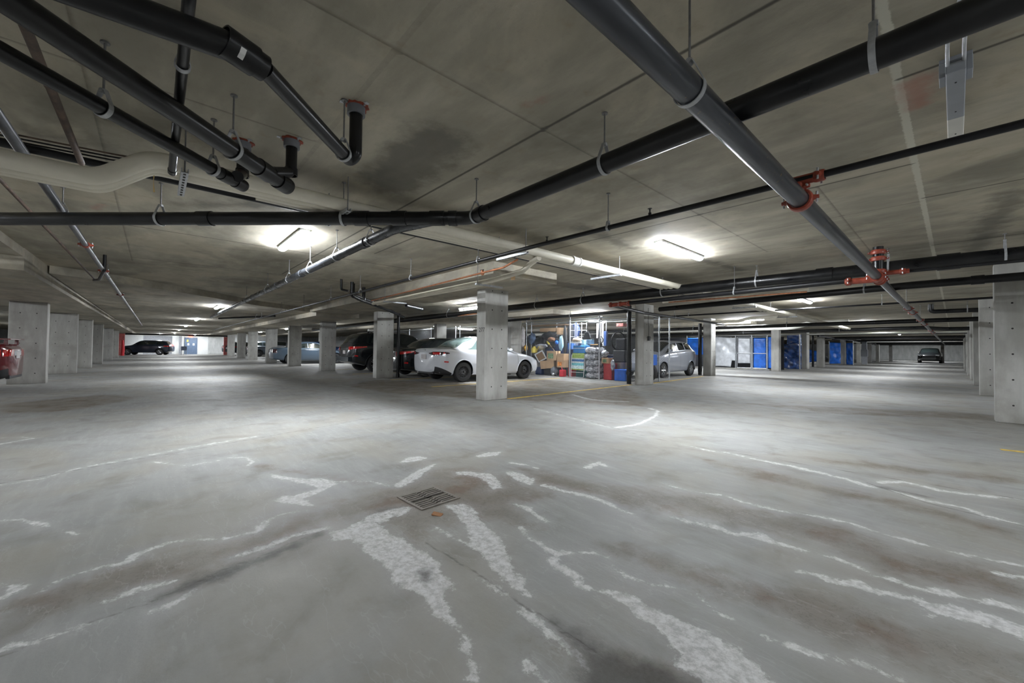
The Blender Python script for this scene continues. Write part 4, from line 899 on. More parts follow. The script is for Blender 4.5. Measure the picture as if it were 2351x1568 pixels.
def car(name, label, loc, rz, spec, paint, cat='car', group=None, rims='steel', detail=True, glass=None, lights=True):
    root = thing(name, label, cat, loc, rz, group)
    B = Body(spec['L'], spec['W'], spec['ZB'], spec['ZS'], spec['ZT'], spec['YR'])
    R = spec['R']; Ra = R*spec.get('arch', 1.17); wh = [(s, R*1.02) for s in spec['wheels']]
    B.shell(wh, Ra).build('body', paint, root, smooth=True)
    G = glass or MGLS; Wm = max(t[1] for t in spec['W'])
    # arches, wheels
    for s in spec['wheels']:
        for side in (1, -1):
            a = MB(); vs = []; n = 20; wi = float(np.interp(s, *zip(*spec['W'])))
            for x in (Wm-.012, .50):
                for k in range(n+1): t = -0.12+(math.pi+.24)*k/n; vs.append((x*side*(wi/Wm if x > .6 else 1), s+math.cos(t)*(Ra+.002), R*1.02+math.sin(t)*(Ra+.002)))
            f = [(k, k+1, n+2+k, n+1+k) for k in range(n)]+[tuple(range(n+1, 2*n+2))]
            a.add(vs, f).build('wheel_well', MTRIM, root)
            lp = []
            for k in range(29):
                th = -.10+(math.pi+.2)*k/28; sy, sz = s+math.cos(th)*Ra, R*1.02+math.sin(th)*Ra
                lp.append((B.xz(sy, sz)*side, sy, sz))
            MB().tube(lp, .016, 8).build('arch_lip', spec.get('lip', paint), root, smooth=True)
            wheel(root, s, side, wi-.12, R, rims)
    # glass
    ws, rw = spec['windshield'], spec['rear_window']
    for nm, (s0, s1, t0, t1) in (('windshield', ws), ('rear_window', rw)):
        mb = MB()
        for side in (1, -1): B.panel(mb, s0, s1, t0, 10, side, .005, 12, 8)
        o = mb.build(nm, G, root, smooth=True)
    for side in (1, -1):
        for q in spec['side']:
            B.panel(MB(), q[0], q[1], q[2] if len(q) > 2 else 7.1, q[3] if len(q) > 3 else 7.9, side, .006, 14, 6).build('side_window', G, root, smooth=True)
        for (nm, m_, x0, s1, z0, z1) in spec.get('lamps', []): B.lamp(side, x0, s1, z0, z1).build(nm, m_, root, smooth=True)
        for (nm, m_, s0, s1, t0, t1) in spec['patches']:
            B.panel(MB(), s0, s1, t0, t1, side, .006, 12, 5).build(nm, m_, root, smooth=True)
        if detail:
            for s in spec['seams']:
                B.panel(MB(), (lambda v, s=s: s[0]+(s[1]-s[0])*v), (lambda v, s=s: s[0]+(s[1]-s[0])*v+.008), 2.4, 7.0, side, .0015, 1, 14).build('door_seam', MTRIM, root)
            for s in spec['handles']:
                p = B.S(s, 5.2, side, .018); MB().box((-.014, -.09, -.012), (.014, .09, .012)).build('door_handle', paint, root, loc=p, bevel=.006)
            s = spec['mirror']; p = B.S(s, 7.15, side, .10)
            MB().ball((0, 0, 0), .085, 14, sc=(1.0, .5, .62)).build('mirror', spec.get('mirror_mat', paint), root, smooth=True, loc=p)
    zc = spec['plate_z']
    ps = spec.get('plate_s', 0)
    MB().box((-.15, ps-.014, zc-.075), (.15, ps-.004, zc+.075)).build('licence_plate', MPLATE, root)
    tr = MB()
    for (z0, z1, s0, w0) in spec.get('bumper', []): tr.box((-w0, s0-.012, z0), (w0, s0+.05, z1))
    if tr.v: tr.build('bumper_trim', MTRIM, root, bevel=.01)
    for (nm, m_, a, c) in spec.get('boxes', []): 
        q = MB().box(a, c)
        if nm == 'grille' or a[0] == -c[0]: q.build(nm, m_, root, bevel=.006)
        else: q.build(nm, m_, root, bevel=.006); MB().box((-c[0], a[1], a[2]), (-a[0], c[1], c[2])).build(nm, m_, root, bevel=.006)
    return root, B
MTAILD = paint('smoked_tail_lamp', (.045, .012, .014), .1, 0, 1.0)
sedan = dict(L=4.58, W=[(0,.58),(.04,.72),(.12,.82),(.3,.875),(.6,.89),(1.2,.895),(3.4,.895),(4.0,.87),(4.3,.80),(4.48,.66),(4.58,.48)],
    ZB=[(0,.34),(.1,.27),(.5,.22),(.9,.2),(3.9,.19),(4.4,.22),(4.58,.3)],
    ZS=[(0,.86),(.04,.97),(.15,1.03),(.5,1.03),(1.0,.99),(2.0,.95),(2.9,.925),(3.3,.91),(3.8,.84),(4.2,.74),(4.45,.64),(4.58,.55)],
    ZT=[(0,.90),(.05,1.02),(.12,1.075),(.55,1.09),(.75,1.13),(1.1,1.33),(1.5,1.455),(1.9,1.49),(2.3,1.485),(2.65,1.43),(2.9,1.31),(3.2,1.13),(3.42,1.0),(3.8,.93),(4.2,.83),(4.45,.70),(4.58,.60)],
    YR=.60, R=.325, wheels=(.93,3.63), windshield=(2.72,3.36,8.1,10), rear_window=(.66,1.50,8.2,10),
    side=[(lambda v: .98+.30*v, 1.86, 7.12, lambda u: 7.2+.70*min(1,u*1.8)), (1.92, lambda v: 3.05-.55*v, 7.12, 7.92)],
    patches=[('reflector', MTAIL, .22, .36, 3.7, 3.95), ('headlamp', MHEAD, 4.12, 4.5, 5.0, 5.85), ('lower_trim', MTRIM, .02, .50, 1.2, lambda u: 2.9-.7*u)],
    lamps=[('tail_lamp', MTAILD, .30, .40, lambda u: .905-.055*math.sin(math.pi*min(1,u*1.05)), lambda u: .915+.04*math.sin(math.pi*min(1,u))+.02*u), ('tail_lamp_lens', MTAIL, .52, .34, lambda u: .87-.005*math.sin(math.pi*u)+.03*u, lambda u: .935+.015*math.sin(math.pi*u)-.005*u)],
    seams=[(1.55,1.35),(2.45,2.42),(3.3,3.22)], handles=(1.62,2.55), mirror=2.95, plate_z=.80, plate_s=0.0, bumper=[(.27,.40,.02,.56)], boxes=[])
MWHITE = paint('white_car_paint', (.60, .62, .66)); MBLKP = paint('black_car_paint', (.010, .012, .014), .22, 0, 1.0)
MSLATE = paint('slate_blue_car_paint', (.055, .08, .11)); MSILP = paint('silver_blue_car_paint', (.34, .365, .42), .32, .25, .8)
MNAVY = paint('dark_navy_car_paint', (.015, .022, .04)); MMAR = paint('dark_red_car_paint', (.13, .008, .012), .25); MBLUEP = paint('blue_car_paint', (.012, .045, .15)); MDGP = paint('dark_graphite_car_paint', (.03, .04, .05))
wc, BW = car('sedan', 'white sedan parked nose-in directly behind the front column', (-11.30, 6.40, 0), 0, sedan, MWHITE, group=None, glass=MGLSL)
e = MB().ring((0, -.004+.05, 1.005), .036, .005, (0, 1, .6), 20, 6).tube([(-.026, .045, 1.012), (0, .045, .995), (.026, .045, 1.012)], .004, 6).build('emblem', MCHR, wc, smooth=True)
MB().box((-.02, 1.75, 1.45), (.02, 1.82, 1.50)).build('roof_fin', MWHITE, wc, bevel=.01)
MB().tube([(-.36, -.02, .30), (-.36, .12, .30)], .035, 14).build('exhaust', MCHR, wc, smooth=True)
sed2 = dict(sedan); sed2['lamps'] = [('tail_lamp', MTAIL, .34, .46, lambda u: .76+.16*u, lambda u: .925+.035*u)]; sed2['patches'] = [('reflector', MTAIL, .10, .22, 2.9, 3.2), ('headlamp', MHEAD, 4.12, 4.5, 5.0, 5.85)]
sed2['boxes'] = [('chrome_strip', MCHR, (.20, .0, .985), (.80, .012, 1.0))]; sed2['mirror_mat'] = MBLKP
car('sedan', 'black sedan with bright red tail lamps parked between white sedan and second column', (-14.0, 6.60, 0), 0, sed2, MBLKP, rims='steel')
suv = dict(L=4.95, W=[(0,.66),(.05,.80),(.14,.90),(.4,.95),(1.0,.965),(3.9,.965),(4.4,.93),(4.75,.80),(4.95,.55)],
    ZB=[(0,.46),(.15,.40),(.6,.28),(4.2,.27),(4.7,.32),(4.95,.42)],
    ZS=[(0,.98),(.05,1.12),(.15,1.20),(.6,1.20),(2,1.14),(3.2,1.10),(3.7,1.07),(4.3,1.0),(4.7,.90),(4.95,.72)],
    ZT=[(0,1.0),(.06,1.16),(.12,1.25),(.22,1.42),(.34,1.58),(.5,1.68),(.8,1.73),(1.6,1.76),(2.5,1.75),(2.9,1.68),(3.2,1.50),(3.55,1.27),(3.75,1.15),(4.3,1.08),(4.7,.97),(4.95,.78)],
    YR=.70, R=.375, wheels=(1.02,3.90), windshield=(2.92,3.58,8.1,10), rear_window=(.14,.46,8.1,10),
    side=[(lambda v: .62+.08*v, 1.30, 7.15, 7.9), (1.38, 2.15, 7.15, 7.9), (2.22, lambda v: 3.30-.55*v, 7.15, 7.9)],
    lamps=[('tail_lamp', MTAIL, .52, .62, lambda u: .945+.13*u, lambda u: 1.09+.03*u)],
    patches=[('reflector', MTAIL, .12, .25, 3.1, 3.4), ('headlamp', MHEAD, 4.4, 4.85, 5.0, 5.9)],
    seams=[(1.25,1.15),(2.2,2.17),(3.3,3.3)], handles=(1.4,2.4), mirror=3.15, plate_z=.86, bumper=[], boxes=[('rear_bumper', MSILP if False else MDGP, (-.74, -.10, .48), (.74, .12, .66)), ('tailgate_strip', MCHR, (-.5, -.012, .97), (.5, .01, .995))])
sv, _ = car('suv', 'large dark suv with red tail lamps parked left of the second column', (-17.7, 6.15, 0), 0, suv, MBLKP, rims='five')
MB().box((-.03, 1.0, 1.73), (.03, 1.22, 1.80)).build('roof_fin', MTRIM, sv, bevel=.02)
for s_ in (-.75, .75): MB().tube(bend([(s_*.88, .8, 1.70), (s_*.9, .95, 1.77), (s_*.9, 2.4, 1.79), (s_*.88, 2.6, 1.72)], .08), .015, 8).build('roof_rail', MGAL, sv, smooth=True)
neon = dict(sedan); neon.update(L=4.45, ZS=[(0,.80),(.05,.92),(.15,.97),(.6,.97),(1.0,.95),(2.9,.90),(3.3,.87),(3.8,.78),(4.2,.66),(4.45,.5)],
    ZT=[(0,.85),(.06,1.0),(.15,1.04),(.6,1.05),(.85,1.10),(1.2,1.28),(1.5,1.37),(1.9,1.405),(2.3,1.40),(2.65,1.33),(3.0,1.12),(3.3,.95),(3.8,.86),(4.2,.74),(4.45,.56)],
    W=[(0,.62),(.04,.74),(.12,.80),(.4,.85),(3.6,.86),(4.1,.80),(4.35,.62),(4.45,.45)], YR=.58, wheels=(.92,3.55), windshield=(2.60,3.22,8.1,10), rear_window=(.72,1.40,8.2,10),
    lamps=[('tail_lamp', MTAILD, .45, .16, lambda u: .68, lambda u: .90)],
    patches=[('headlamp', MHEAD, 3.95, 4.35, 5.0, 5.85)], bumper=[])
car('sedan', 'slate grey sedan with a rear spoiler seen side-on between three columns', (-28.0, 5.35, 0), 0, neon, MSLATE, rims='steel')
hat = dict(L=3.95, W=[(0,.60),(.05,.74),(.14,.81),(.5,.84),(3.0,.84),(3.5,.80),(3.8,.66),(3.95,.46)],
    ZB=[(0,.33),(.1,.27),(.5,.2),(3.4,.19),(3.8,.22),(3.95,.3)],
    ZS=[(0,.88),(.05,1.02),(.2,1.08),(1.0,1.06),(2.0,1.0),(2.8,.95),(3.2,.90),(3.6,.78),(3.85,.64),(3.95,.5)],
    ZT=[(0,.92),(.05,1.10),(.12,1.22),(.25,1.38),(.45,1.48),(.9,1.53),(1.6,1.53),(2.1,1.47),(2.5,1.30),(2.9,1.10),(3.15,1.0),(3.5,.88),(3.85,.70),(3.95,.55)],
    YR=.58, R=.30, wheels=(.62,3.07), windshield=(2.12,3.0,8.1,10), rear_window=(.10,.40,8.1,10),
    side=[(lambda v: .42+.02*v, lambda v: .98, 7.15, 7.9), (1.05, 1.62, 7.12, 7.9), (1.68, lambda v: 2.62-.5*v, 7.12, 7.9), (lambda v: 2.5-.25*v, lambda v: 2.78-.35*v, 7.12, 7.6)],
    lamps=[('tail_lamp', MTAIL, .5, .2, lambda u: .8, lambda u: 1.0)], patches=[('headlamp', MHEAD, 3.38, 3.86, 4.6, 5.9)],
    seams=[(.98,.92),(1.66,1.64),(2.62,2.62)], handles=(1.1,1.85), mirror=2.45, plate_z=.75, bumper=[], boxes=[])
car('hatchback', 'silver blue small hatchback facing the storage cage, on the right', (-8.50, 18.05, 0), math.pi, hat, MSILP, rims='six')
# far / partly seen cars
def mini(name, label, loc, rz, spec, paint, **k): return car(name, label, loc, rz, spec, paint, **k)
cross = dict(suv); cross.update(L=4.4, ZS=[(a*.89, b*.90) for a, b in suv['ZS']], ZT=[(a*.89, b*.905) for a, b in suv['ZT']], W=[(a*.89, b*.95) for a, b in suv['W']], ZB=[(a*.89, b*.85) for a, b in suv['ZB']],
    R=.34, wheels=(.85,3.50), windshield=(2.60,3.18,8.1,10), rear_window=(.13,.41,8.1,10), side=[(lambda v: .55+.08*v, 1.15, 7.15, 7.9), (1.22, 1.95, 7.15, 7.9), (2.0, lambda v: 2.94-.5*v, 7.15, 7.9)],
    lamps=[('tail_lamp', MTAIL, .5, .5, lambda u: .88+.04*u, lambda u: .98+.03*u)], patches=[('headlamp', MHEAD, 3.95, 4.3, 5.0, 5.9)], seams=[(1.1,1.05),(1.95,1.93),(2.95,2.95)], handles=(1.25,2.15), mirror=2.8, boxes=[], plate_z=.80, YR=.66)
mini('crossover', 'dark navy crossover with silver rims at the far end of the left aisle', (-57.8, 1.55, 0), math.radians(162), cross, MNAVY, rims='five')
mini('crossover', 'black blurred crossover behind the door wall at the far left end', (-57.0, 6.4, 0), math.radians(40), cross, MDGP, rims='five')
mini('sedan', 'dark red sedan cut off by the left edge of the picture', (-14.75, -2.38, 0), math.pi, dict(sedan, lamps=[('tail_lamp', MTAIL, .33, .25, lambda u: .78, lambda u: .93)], boxes=[('spoiler', MMAR, (-.64, .0, 1.15), (.64, .17, 1.18)), ('spoiler_stay', MMAR, (.45, .06, 1.03), (.49, .12, 1.16)), ('licence_panel', MGAL, (-.30, -.012, .79), (.30, .01, .90))]), MMAR)
mini('suv', 'black suv facing us at the far end of the right aisle', (-1.95, 70.5, 0), math.pi, dict(suv, boxes=[('grille', MTRIM, (-.55, 4.90, .62), (.55, 4.97, .85)), ('headlamp', MHEAD, (.50, 4.72, .86), (.80, 4.90, .98))]), MBLKP, rims='five')
mini('pickup', 'dark blue vehicle with a round red tail lamp at the far right columns', (1.6, 52.5, 0), math.radians(-90), dict(suv, lamps=[('tail_lamp', MTAIL, .5, .2, lambda u: .85, lambda u: 1.15)], boxes=[('tail_lamp', MTAIL, (.60, -.03, .85), (.86, .05, 1.15)), ('rear_bumper', MGAL, (-.8, -.12, .48), (.8, .1, .66))]), MNAVY)
mini('suv', 'dark red car behind the blue one at the far right', (1.7, 60, 0), math.radians(-90), dict(cross, boxes=[('tail_lamp', MTAIL, (.5, -.02, .8), (.8, .05, 1.0))]), MMAR)
mini('sedan', 'light blue car mostly hidden behind the fifth middle column', (-35.9, 12.4, 0), math.radians(180), sedan, MSILP)
mini('sedan', 'bright blue car nose beside the fifth middle column', (-32.4, 11.2, 0), math.pi, dict(sedan), MBLUEP)
mini('sedan', 'pale blue sedan roof behind the slate sedan', (-25.5, 18.6, 0), math.pi, sedan, mat('pale_blue_paint', (.10, .22, .42), .25, coat=1))
mini('crossover', 'silver grey car between two far middle columns', (-42, 8.6, 0), math.radians(80), cross, MSILP)
mini('crossover', 'dark car by the red painted column', (-47.5, 7.0, 0), math.radians(0), cross, MDGP)
mini('pickup', 'dark blue truck behind the first gap of the left columns', (-30.0, -7.5, 0), math.radians(160), suv, MBLUEP)
mini('sedan', 'red lit car between pale columns in the far middle distance', (-14.5, 58, 0), math.radians(-75), sedan, MDGP)
# ------------------------------------------------------------------ chain-link fences
MWIRE = mat('chain_link_wire', (.20, .21, .225), .5, metal=.4, var=.1)
def fence(label, p0, p1, z1, posts, pitch=.06, z0=.04, group='wire storage fences', rails=(1.0,), wire=.0021, mesh=True, railz=None):
    p0, p1 = Vector((p0[0], p0[1], 0)), Vector((p1[0], p1[1], 0)); L = (p1-p0).length; d = (p1-p0).normalized()
    root = thing('chain_link_fence', label, 'fence', p0, math.atan2(d.y, d.x), group)
    for t in posts:
        MB().cyl((L*t, 0, (z1+.05)/2), .024, z1+.05, 'z', 12).ball((L*t, 0, z1+.055), .027, 10).build('post', MGAL, root, smooth=True)
    for t in rails: MB().cyl((L/2, 0, z1*t), .017, L, 'x', 10).build('rail', MGAL, root, smooth=True)
    if mesh:
        b = MB(); n = int(L/pitch); rows = int((z1+.04-z0)/(pitch/2)); nrm = Vector((0, 1, 0))
        for k in range(n):
            for h_ in (0, 1):
                pts = []
                for j in range(rows+1):
                    x = k*pitch+(pitch/2)*(j % 2) if h_ == 0 else (k+1)*pitch-(pitch/2)*(j % 2)
                    pts.append(Vector((x, (.002 if h_ else -.002), z0+j*pitch/2)))
                vs = []
                for q in pts: vs += [q+Vector((wire, 0, 0)), q+Vector((-wire*.6, wire, 0)), q+Vector((-wire*.6, -wire, 0))]
                b.add(vs, [(3*j+a, 3*j+(a+1) % 3, 3*j+3+(a+1) % 3, 3*j+3+a) for j in range(rows) for a in range(3)])
        b.build('wire_mesh', MWIRE, root)
    return root
fy = 11.95
fl = aty(1192, 735, fy); 
fence('galvanized chain-link front of the packed storage cage left of the corner column', (-12.35, fy), (-6.95, fy), 2.24, (0, .445, .70, 1.0), rails=(1.0, .955))
fence('short chain-link side of the cage right of the corner column', (-6.95, fy), (-6.92, 13.15), 2.24, (1.0,), rails=(1.0,))
fence('chain-link back side of the packed storage cage', (-12.35, 13.9), (-6.92, 13.9), 2.24, (0, .5, 1.0), pitch=.09)
fence('chain-link fence behind the white sedan left of the number column', (-18.2, 12.5), (-12.5, 12.5), 2.24, (0, .5, .98), pitch=.09)
fence('chain-link fence behind the dark parked cars', (-27, 12.6), (-18.5, 12.6), 2.24, (0, .33, .66, .97), pitch=.1)
# ------------------------------------------------------------------ clutter inside the cage (y 12.1 .. 13.7)
MCARD = mat('cardboard', (.50, .33, .19), .8, var=.12, scale=5); MCARD2 = mat('dark_cardboard', (.28, .17, .09), .8, var=.2)
def P(px, py, y): return aty(px, py, y)
def boxpx(name, label, cat, px0, py0, px1, py1, y, depth, m, rot=0.0, group=None, bev=.008, tilt=0.0, floor=False):
    """solid box whose front face covers the given region of the cage at depth y"""
    a, b = P(px0, py1, y), P(px1, py0, y); w_ = abs(b.x-a.x); h_ = abs(b.z-a.z); z0 = min(a.z, b.z)
    if floor: h_ += z0; z0 = 0.002
    root = thing(name, label, cat, ((a.x+b.x)/2, y+depth/2, z0), rot, group)
    mt = Matrix.Translation((0, 0, h_/2))@Matrix.Rotation(tilt, 4, 'Y')@Matrix.Translation((0, 0, -h_/2))
    MB().box((-w_/2, -depth/2, 0), (w_/2, depth/2, h_), mtx=mt).build('body', m, root, bevel=bev)
    return root, w_, h_, depth
def cbox(label, *a, art=None, **k):
    r, w_, h_, d = boxpx('cardboard_box', label, 'box', *a, MCARD, **k)
    MB().box((-.03, -d/2-.002, h_*.02), (.03, -d/2, h_*.98)).build('tape_strip', MCARD2, r) if False else None
    MB().box((-w_/2, -.006, h_), (w_/2, .006, h_+.003)).build('lid_seam', MCARD2, r)
    if art: MB().box((-w_*.35, -d/2-.003, h_*.2), (w_*.2, -d/2, h_*.75)).build('printed_art', art, r)
    return r
MORG = mat('orange_print', (.75, .25, .04), .6, var=.5, scale=12); MGRN = mat('green_print', (.18, .30, .16), .6, var=.5, scale=20); MLBLUE = mat('light_blue_cloth', (.35, .58, .68), .8, var=.2)
MBLU = mat('blue_plastic', (.01, .12, .55), .4, var=.12); MREDPL = mat('red_plastic', (.40, .03, .035), .4, var=.1); MDKF = mat('black_fabric', (.016, .017, .02), .8, var=.3)
MGREYF = mat('grey_fabric', (.16, .17, .19), .8, var=.25); MDKB = mat('navy_plastic', (.01, .03, .10), .45); MTEAL = mat('dark_teal_plastic', (.01, .10, .10), .5)
MWHP = mat('white_plastic', (.68, .70, .70), .4, var=.06); MYELP = mat('yellow_plastic', (.75, .60, .10), .45, var=.15); MBEI = mat('beige_fabric', (.55, .48, .36), .85, var=.2)
MWRAP = mat('clear_plastic_wrap', (.42, .44, .48), .22, var=.6, scale=14, coat=1.0, bump=1.0, tint=(.62, .64, .68))
cbox('open printed cardboard box with green art leaning on the pile', 1255, 806, 1275, 827, 12.15, .32, art=MGRN, rot=.15)
cbox('plain cardboard box tilted at the middle of the pile', 1241, 828, 1268, 845, 12.12, .36, rot=.2, tilt=-.12)
cbox('cardboard box standing upright beside the fence post', 1279, 812, 1295, 827, 12.2, .3, rot=-.05)
cbox('white and orange printed carton below the upright cardboard box', 1278, 827, 1295, 843, 12.12, .28, art=MORG)
for (nm, lb, a) in (('cardboard_sheet', 'wide flattened cardboard lying across the top of the pile', (1240, 752, 1286, 762)), ('cardboard_sheet', 'narrow cardboard length along the cage top', (1215, 744, 1296, 749)), ('cardboard_sheet', 'bent cardboard flap at the right of the pile top', (1277, 752, 1285, 768))):
    r, *_ = boxpx(nm, lb, 'cardboard', *a, 12.9, .5, MCARD, rot=.08)
def blob(name, label, cat, px, py, y, rx, ry, rz, m, seed=1, amp=.12, parent=None, floor=False):
    p = P(px, py, y); rnd = random.Random(seed); o = MB().ball((0, 0, 0), 1, 20)
    ph = [rnd.uniform(0, 6) for _ in range(6)]
    o.v = [(v[0]*rx*(1+amp*math.sin(5*v[2]+ph[0]+3*v[1])), v[1]*ry*(1+amp*math.sin(6*v[0]+ph[1])), v[2]*rz*(1+amp*math.sin(7*v[0]+ph[2]+4*v[1]))) for v in o.v]
    ob = o.build(name, m, smooth=True, loc=(p.x, p.y, rz if floor else p.z)); tag(ob, label, cat); return ob
blob('duffel_bag', 'long black duffel bag high on the pile', 'bag', 1262, 772, 12.5, .42, .18, .20, MDKF, 3)
blob('sports_bag', 'blue grey sports bag tilted in the upper left of the pile', 'bag', 1222, 778, 12.4, .20, .16, .26, mat('bluegrey_fabric', (.08, .12, .20), .6, var=.6, scale=8), 4)
blob('backpack', 'dark navy backpack hanging beside the sports bag', 'bag', 1240, 786, 12.5, .26, .18, .24, MDKF, 5)
blob('basket', 'wicker basket at the upper right of the pile', 'basket', 1266, 779, 12.25, .18, .13, .09, mat('wicker', (.18, .09, .05), .8, var=.4, scale=40), 6)
blob('plastic_bag', 'tall white plastic bag hung at the cage left post', 'bag', 1201, 778, 12.2, .08, .10, .55, mat('white_bag', (.58, .56, .55), .4, var=.2, bump=.6), 7)
blob('plastic_bag', 'yellow bag at the foot of the white hanging bag', 'bag', 1207, 799, 12.15, .09, .09, .14, mat('mustard_bag', (.70, .40, .08), .5, var=.3), 8)
def jug():
    p = P(1227, 803, 12.15); r = thing('watering_can', 'pale yellow watering can leaning in the pile', 'watering can', (p.x, p.y, p.z-.13))
    MB().lathe((0,0,0), [(0,0),(0,.13),(.18,.12),(.25,.05),(.28,.05)], 'z', 18).build('body', MYELP, r, smooth=True)
    MB().tube(bend([(.12,0,.05),(.20,0,.16),(.26,0,.26)], .05), .018, 8).build('spout', MYELP, r); MB().ring((-.13,0,.17), .07, .012, (0,1,0)).build('handle', MYELP, r)
jug()
blob('stuffed_bundle', 'cream patterned bundle beside the watering can', 'bundle', 1242, 799, 12.3, .16, .13, .12, MBEI, 9)
blob('blanket_bag', 'translucent grey bag lying across the pile', 'bag', 1243, 794, 12.45, .34, .16, .10, mat('grey_translucent_bag', (.32, .33, .38), .35, var=.4, bump=.6), 10)
blob('light_blue_cloth', 'light blue patterned cloth hanging near the fence post', 'cloth', 1288, 788, 12.3, .13, .05, .30, MLBLUE, 11)
blob('blue_funnel', 'small bright blue funnel on the pile', 'funnel', 1278, 786, 12.2, .07, .07, .08, MBLU, 12)
def framepx():
    p = P(1241, 818, 12.12); r = thing('picture_frame', 'white picture frame propped askew against the boxes', 'picture frame', (p.x, p.y, p.z), .2)
    r.rotation_euler = (.25, -.45, .2); w_, h_ = .22, .20
    b = MB()
    for a, c in (((-w_,-.015,-h_),(w_,.015,-h_+.05)),((-w_,-.015,h_-.05),(w_,.015,h_)),((-w_,-.015,-h_+.05),(-w_+.05,.015,h_-.05)),((w_-.05,-.015,-h_+.05),(w_,.015,h_-.05))): b.box(a, c)
    b.build('frame', MWHP, r, bevel=.004); MB().box((-w_+.05, -.002, -h_+.05), (w_-.05, .006, h_-.05)).build('backing', MCARD2, r)
framepx()
def broom(px0, py0, px1, py1, y, m, label, head):
    a, b = P(px0, py0, y), P(px1, py1, y); r = thing('garden_tool', label, 'tool', a)
    MB().tube([(0,0,0), b-a], .014, 8).build('handle', mat('wood_handle', (.25, .17, .09), .6), r); MB().tube([(0,0,0), (b-a)*.28], .035, 10).build('grip', head, r)
broom(1256, 784, 1275, 808, 12.15, None, 'yellow gripped tool slanting through the pile', MYELP)
boxpx('storage_bin', 'navy storage bin at the floor behind the white sedan nose', 'bin', 1229, 843, 1243, 863, 12.15, .4, MDKB, floor=True)
boxpx('storage_crate', 'dark crate on the floor under the cardboard boxes', 'crate', 1245, 846, 1264, 863, 12.3, .4, MTRIM, floor=True)
blob('white_bag', 'shiny light grey stuffed bag on the floor under the pile', 'bag', 1273, 854, 12.2, .17, .16, .19, MGREYF, 14, floor=True)
b_ = blob('ball', 'small silver ball in front of the grey bag', 'ball', 1270, 858, 12.05, .065, .065, .065, MALLOY, 15, 0, floor=True)
def gascan(px, label, y=12.1):
    p = P(px, 862, y); r = thing('fuel_can', label, 'fuel can', (p.x, p.y, .002))
    MB().box((-.09, -.12, 0), (.09, .12, .27)).build('body', MREDPL if False else mat('bright_red_plastic', (.62, .02, .04), .35), r, bevel=.03); MB().tube([(-.02,0,.27),(-.06,0,.36)], .02, 8).build('spout', mat('bright_red_plastic', (.6, .02, .04)), r)
gascan(1292, 'bright red fuel can on the floor beside the fence post')
boxpx('red_container', 'dark red container on the floor right of the fence post', 'bin', 1304, 845, 1313, 866, 12.35, .3, MREDPL, floor=True)
for k, (x, y0_, z_, w_, h_) in enumerate(((-11.75, 13.0, 0, .5, .6), (-11.75, 13.0, .6, .5, .6), (-11.15, 13.0, 0, .55, .75), (-11.15, 13.0, .75, .55, .75), (-10.5, 13.0, 0, .55, .7), (-10.5, 13.0, .7, .55, .7), (-9.2, 13.1, 0, .5, .8), (-8.6, 13.1, 0, .5, .9), (-9.2, 13.1, .8, .5, .45))):
    tt = thing('storage_tote', 'dark storage tote at the back of the cage, %s column from the left, %s' % (['first', 'first', 'second', 'second', 'third', 'third', 'fourth', 'fifth', 'fourth'][k], 'upper' if z_ else 'lower'), 'tote', (x, y0_, z_+.002))
    MB().box((-w_/2, -.25, 0), (w_/2, .25, h_-.01)).build('body', MDKB if k % 2 else MTRIM, tt, bevel=.015); MB().box((-w_/2-.015, -.265, h_-.05), (w_/2+.015, .265, h_-.012)).build('lid', MTRIM, tt, bevel=.006)
# beach chair
def chair():
    a, b = P(1310, 867, 12.08), P(1340, 811, 12.08); w_ = b.x-a.x; H = b.z; r = thing('beach_chair', 'folded striped beach chair in green, white and blue leaning inside the cage', 'chair', ((a.x+b.x)/2, 12.08, 0))
    r.rotation_euler = (-.08, 0, 0)
    MB().tube(bend([(-w_/2, 0, .02), (-w_/2-.01, 0, H*.95), (w_/2+.01, 0, H*.95), (w_/2, 0, .02), (-w_/2, 0, .02)], .06), .013, 10).build('tube_frame', MWHP, r, smooth=True)
    MB().cyl((0, 0, H*.22), .011, w_, 'x', 8).build('cross_bar', MWHP, r)
    for s_ in (-1, 1): MB().tube([(s_*(w_/2-.03), .03, H*.9), (s_*(w_/2-.02), .05, .30)], .01, 8).build('leg', MWHP, r)
    st = [((.36, .50, .10), .80, 1.0, 'lime'), ((.62, .66, .66), .75, .80, 'white'), ((.06, .17, .40), .66, .75, 'navy blue'), ((.60, .68, .70), .60, .66, 'white'), ((.16, .50, .56), .50, .60, 'turquoise'), ((.58, .72, .72), .36, .50, 'pale aqua'), ((.40, .48, .10), .32, .36, 'olive')]
    for c, z0, z1, nm in st: 
        o = MB().box((-w_/2+.02, -.012, H*z0), (w_/2-.02, -.004, H*z1)).build('fabric_stripe', mat(nm.replace(' ', '_')+'_fabric', c, .8, var=.35, scale=35), r)
        o['label'] = nm+' band of the chair fabric'
chair()
r, w_, h_, d_ = boxpx('cooler_bag', 'bright blue cooler bag on the stack above the beach chair', 'bag', 1315, 793, 1343, 811, 12.25, .35, mat('cooler_blue', (.01, .17, .45), .6, var=.15), bev=.04)
MB().box((-w_/2-.003, -d_/2-.004, h_*.62), (w_/2+.003, -d_/2, h_*.68)).build('zip_trim', MWHP, r); MB().tube(bend([(-.12,0,h_),(-.10,0,h_+.09),(.10,0,h_+.09),(.12,0,h_)], .05), .014, 8).build('handle', MTRIM, r)
boxpx('blue_box', 'plain blue box behind the cooler bag', 'box', 1304, 788, 1313, 802, 12.5, .3, mat('mid_blue_plastic', (.03, .12, .36), .5))
boxpx('teal_bin', 'dark teal bin behind the beach chair legs', 'bin', 1322, 852, 1342, 868, 12.45, .4, MTEAL, floor=True)
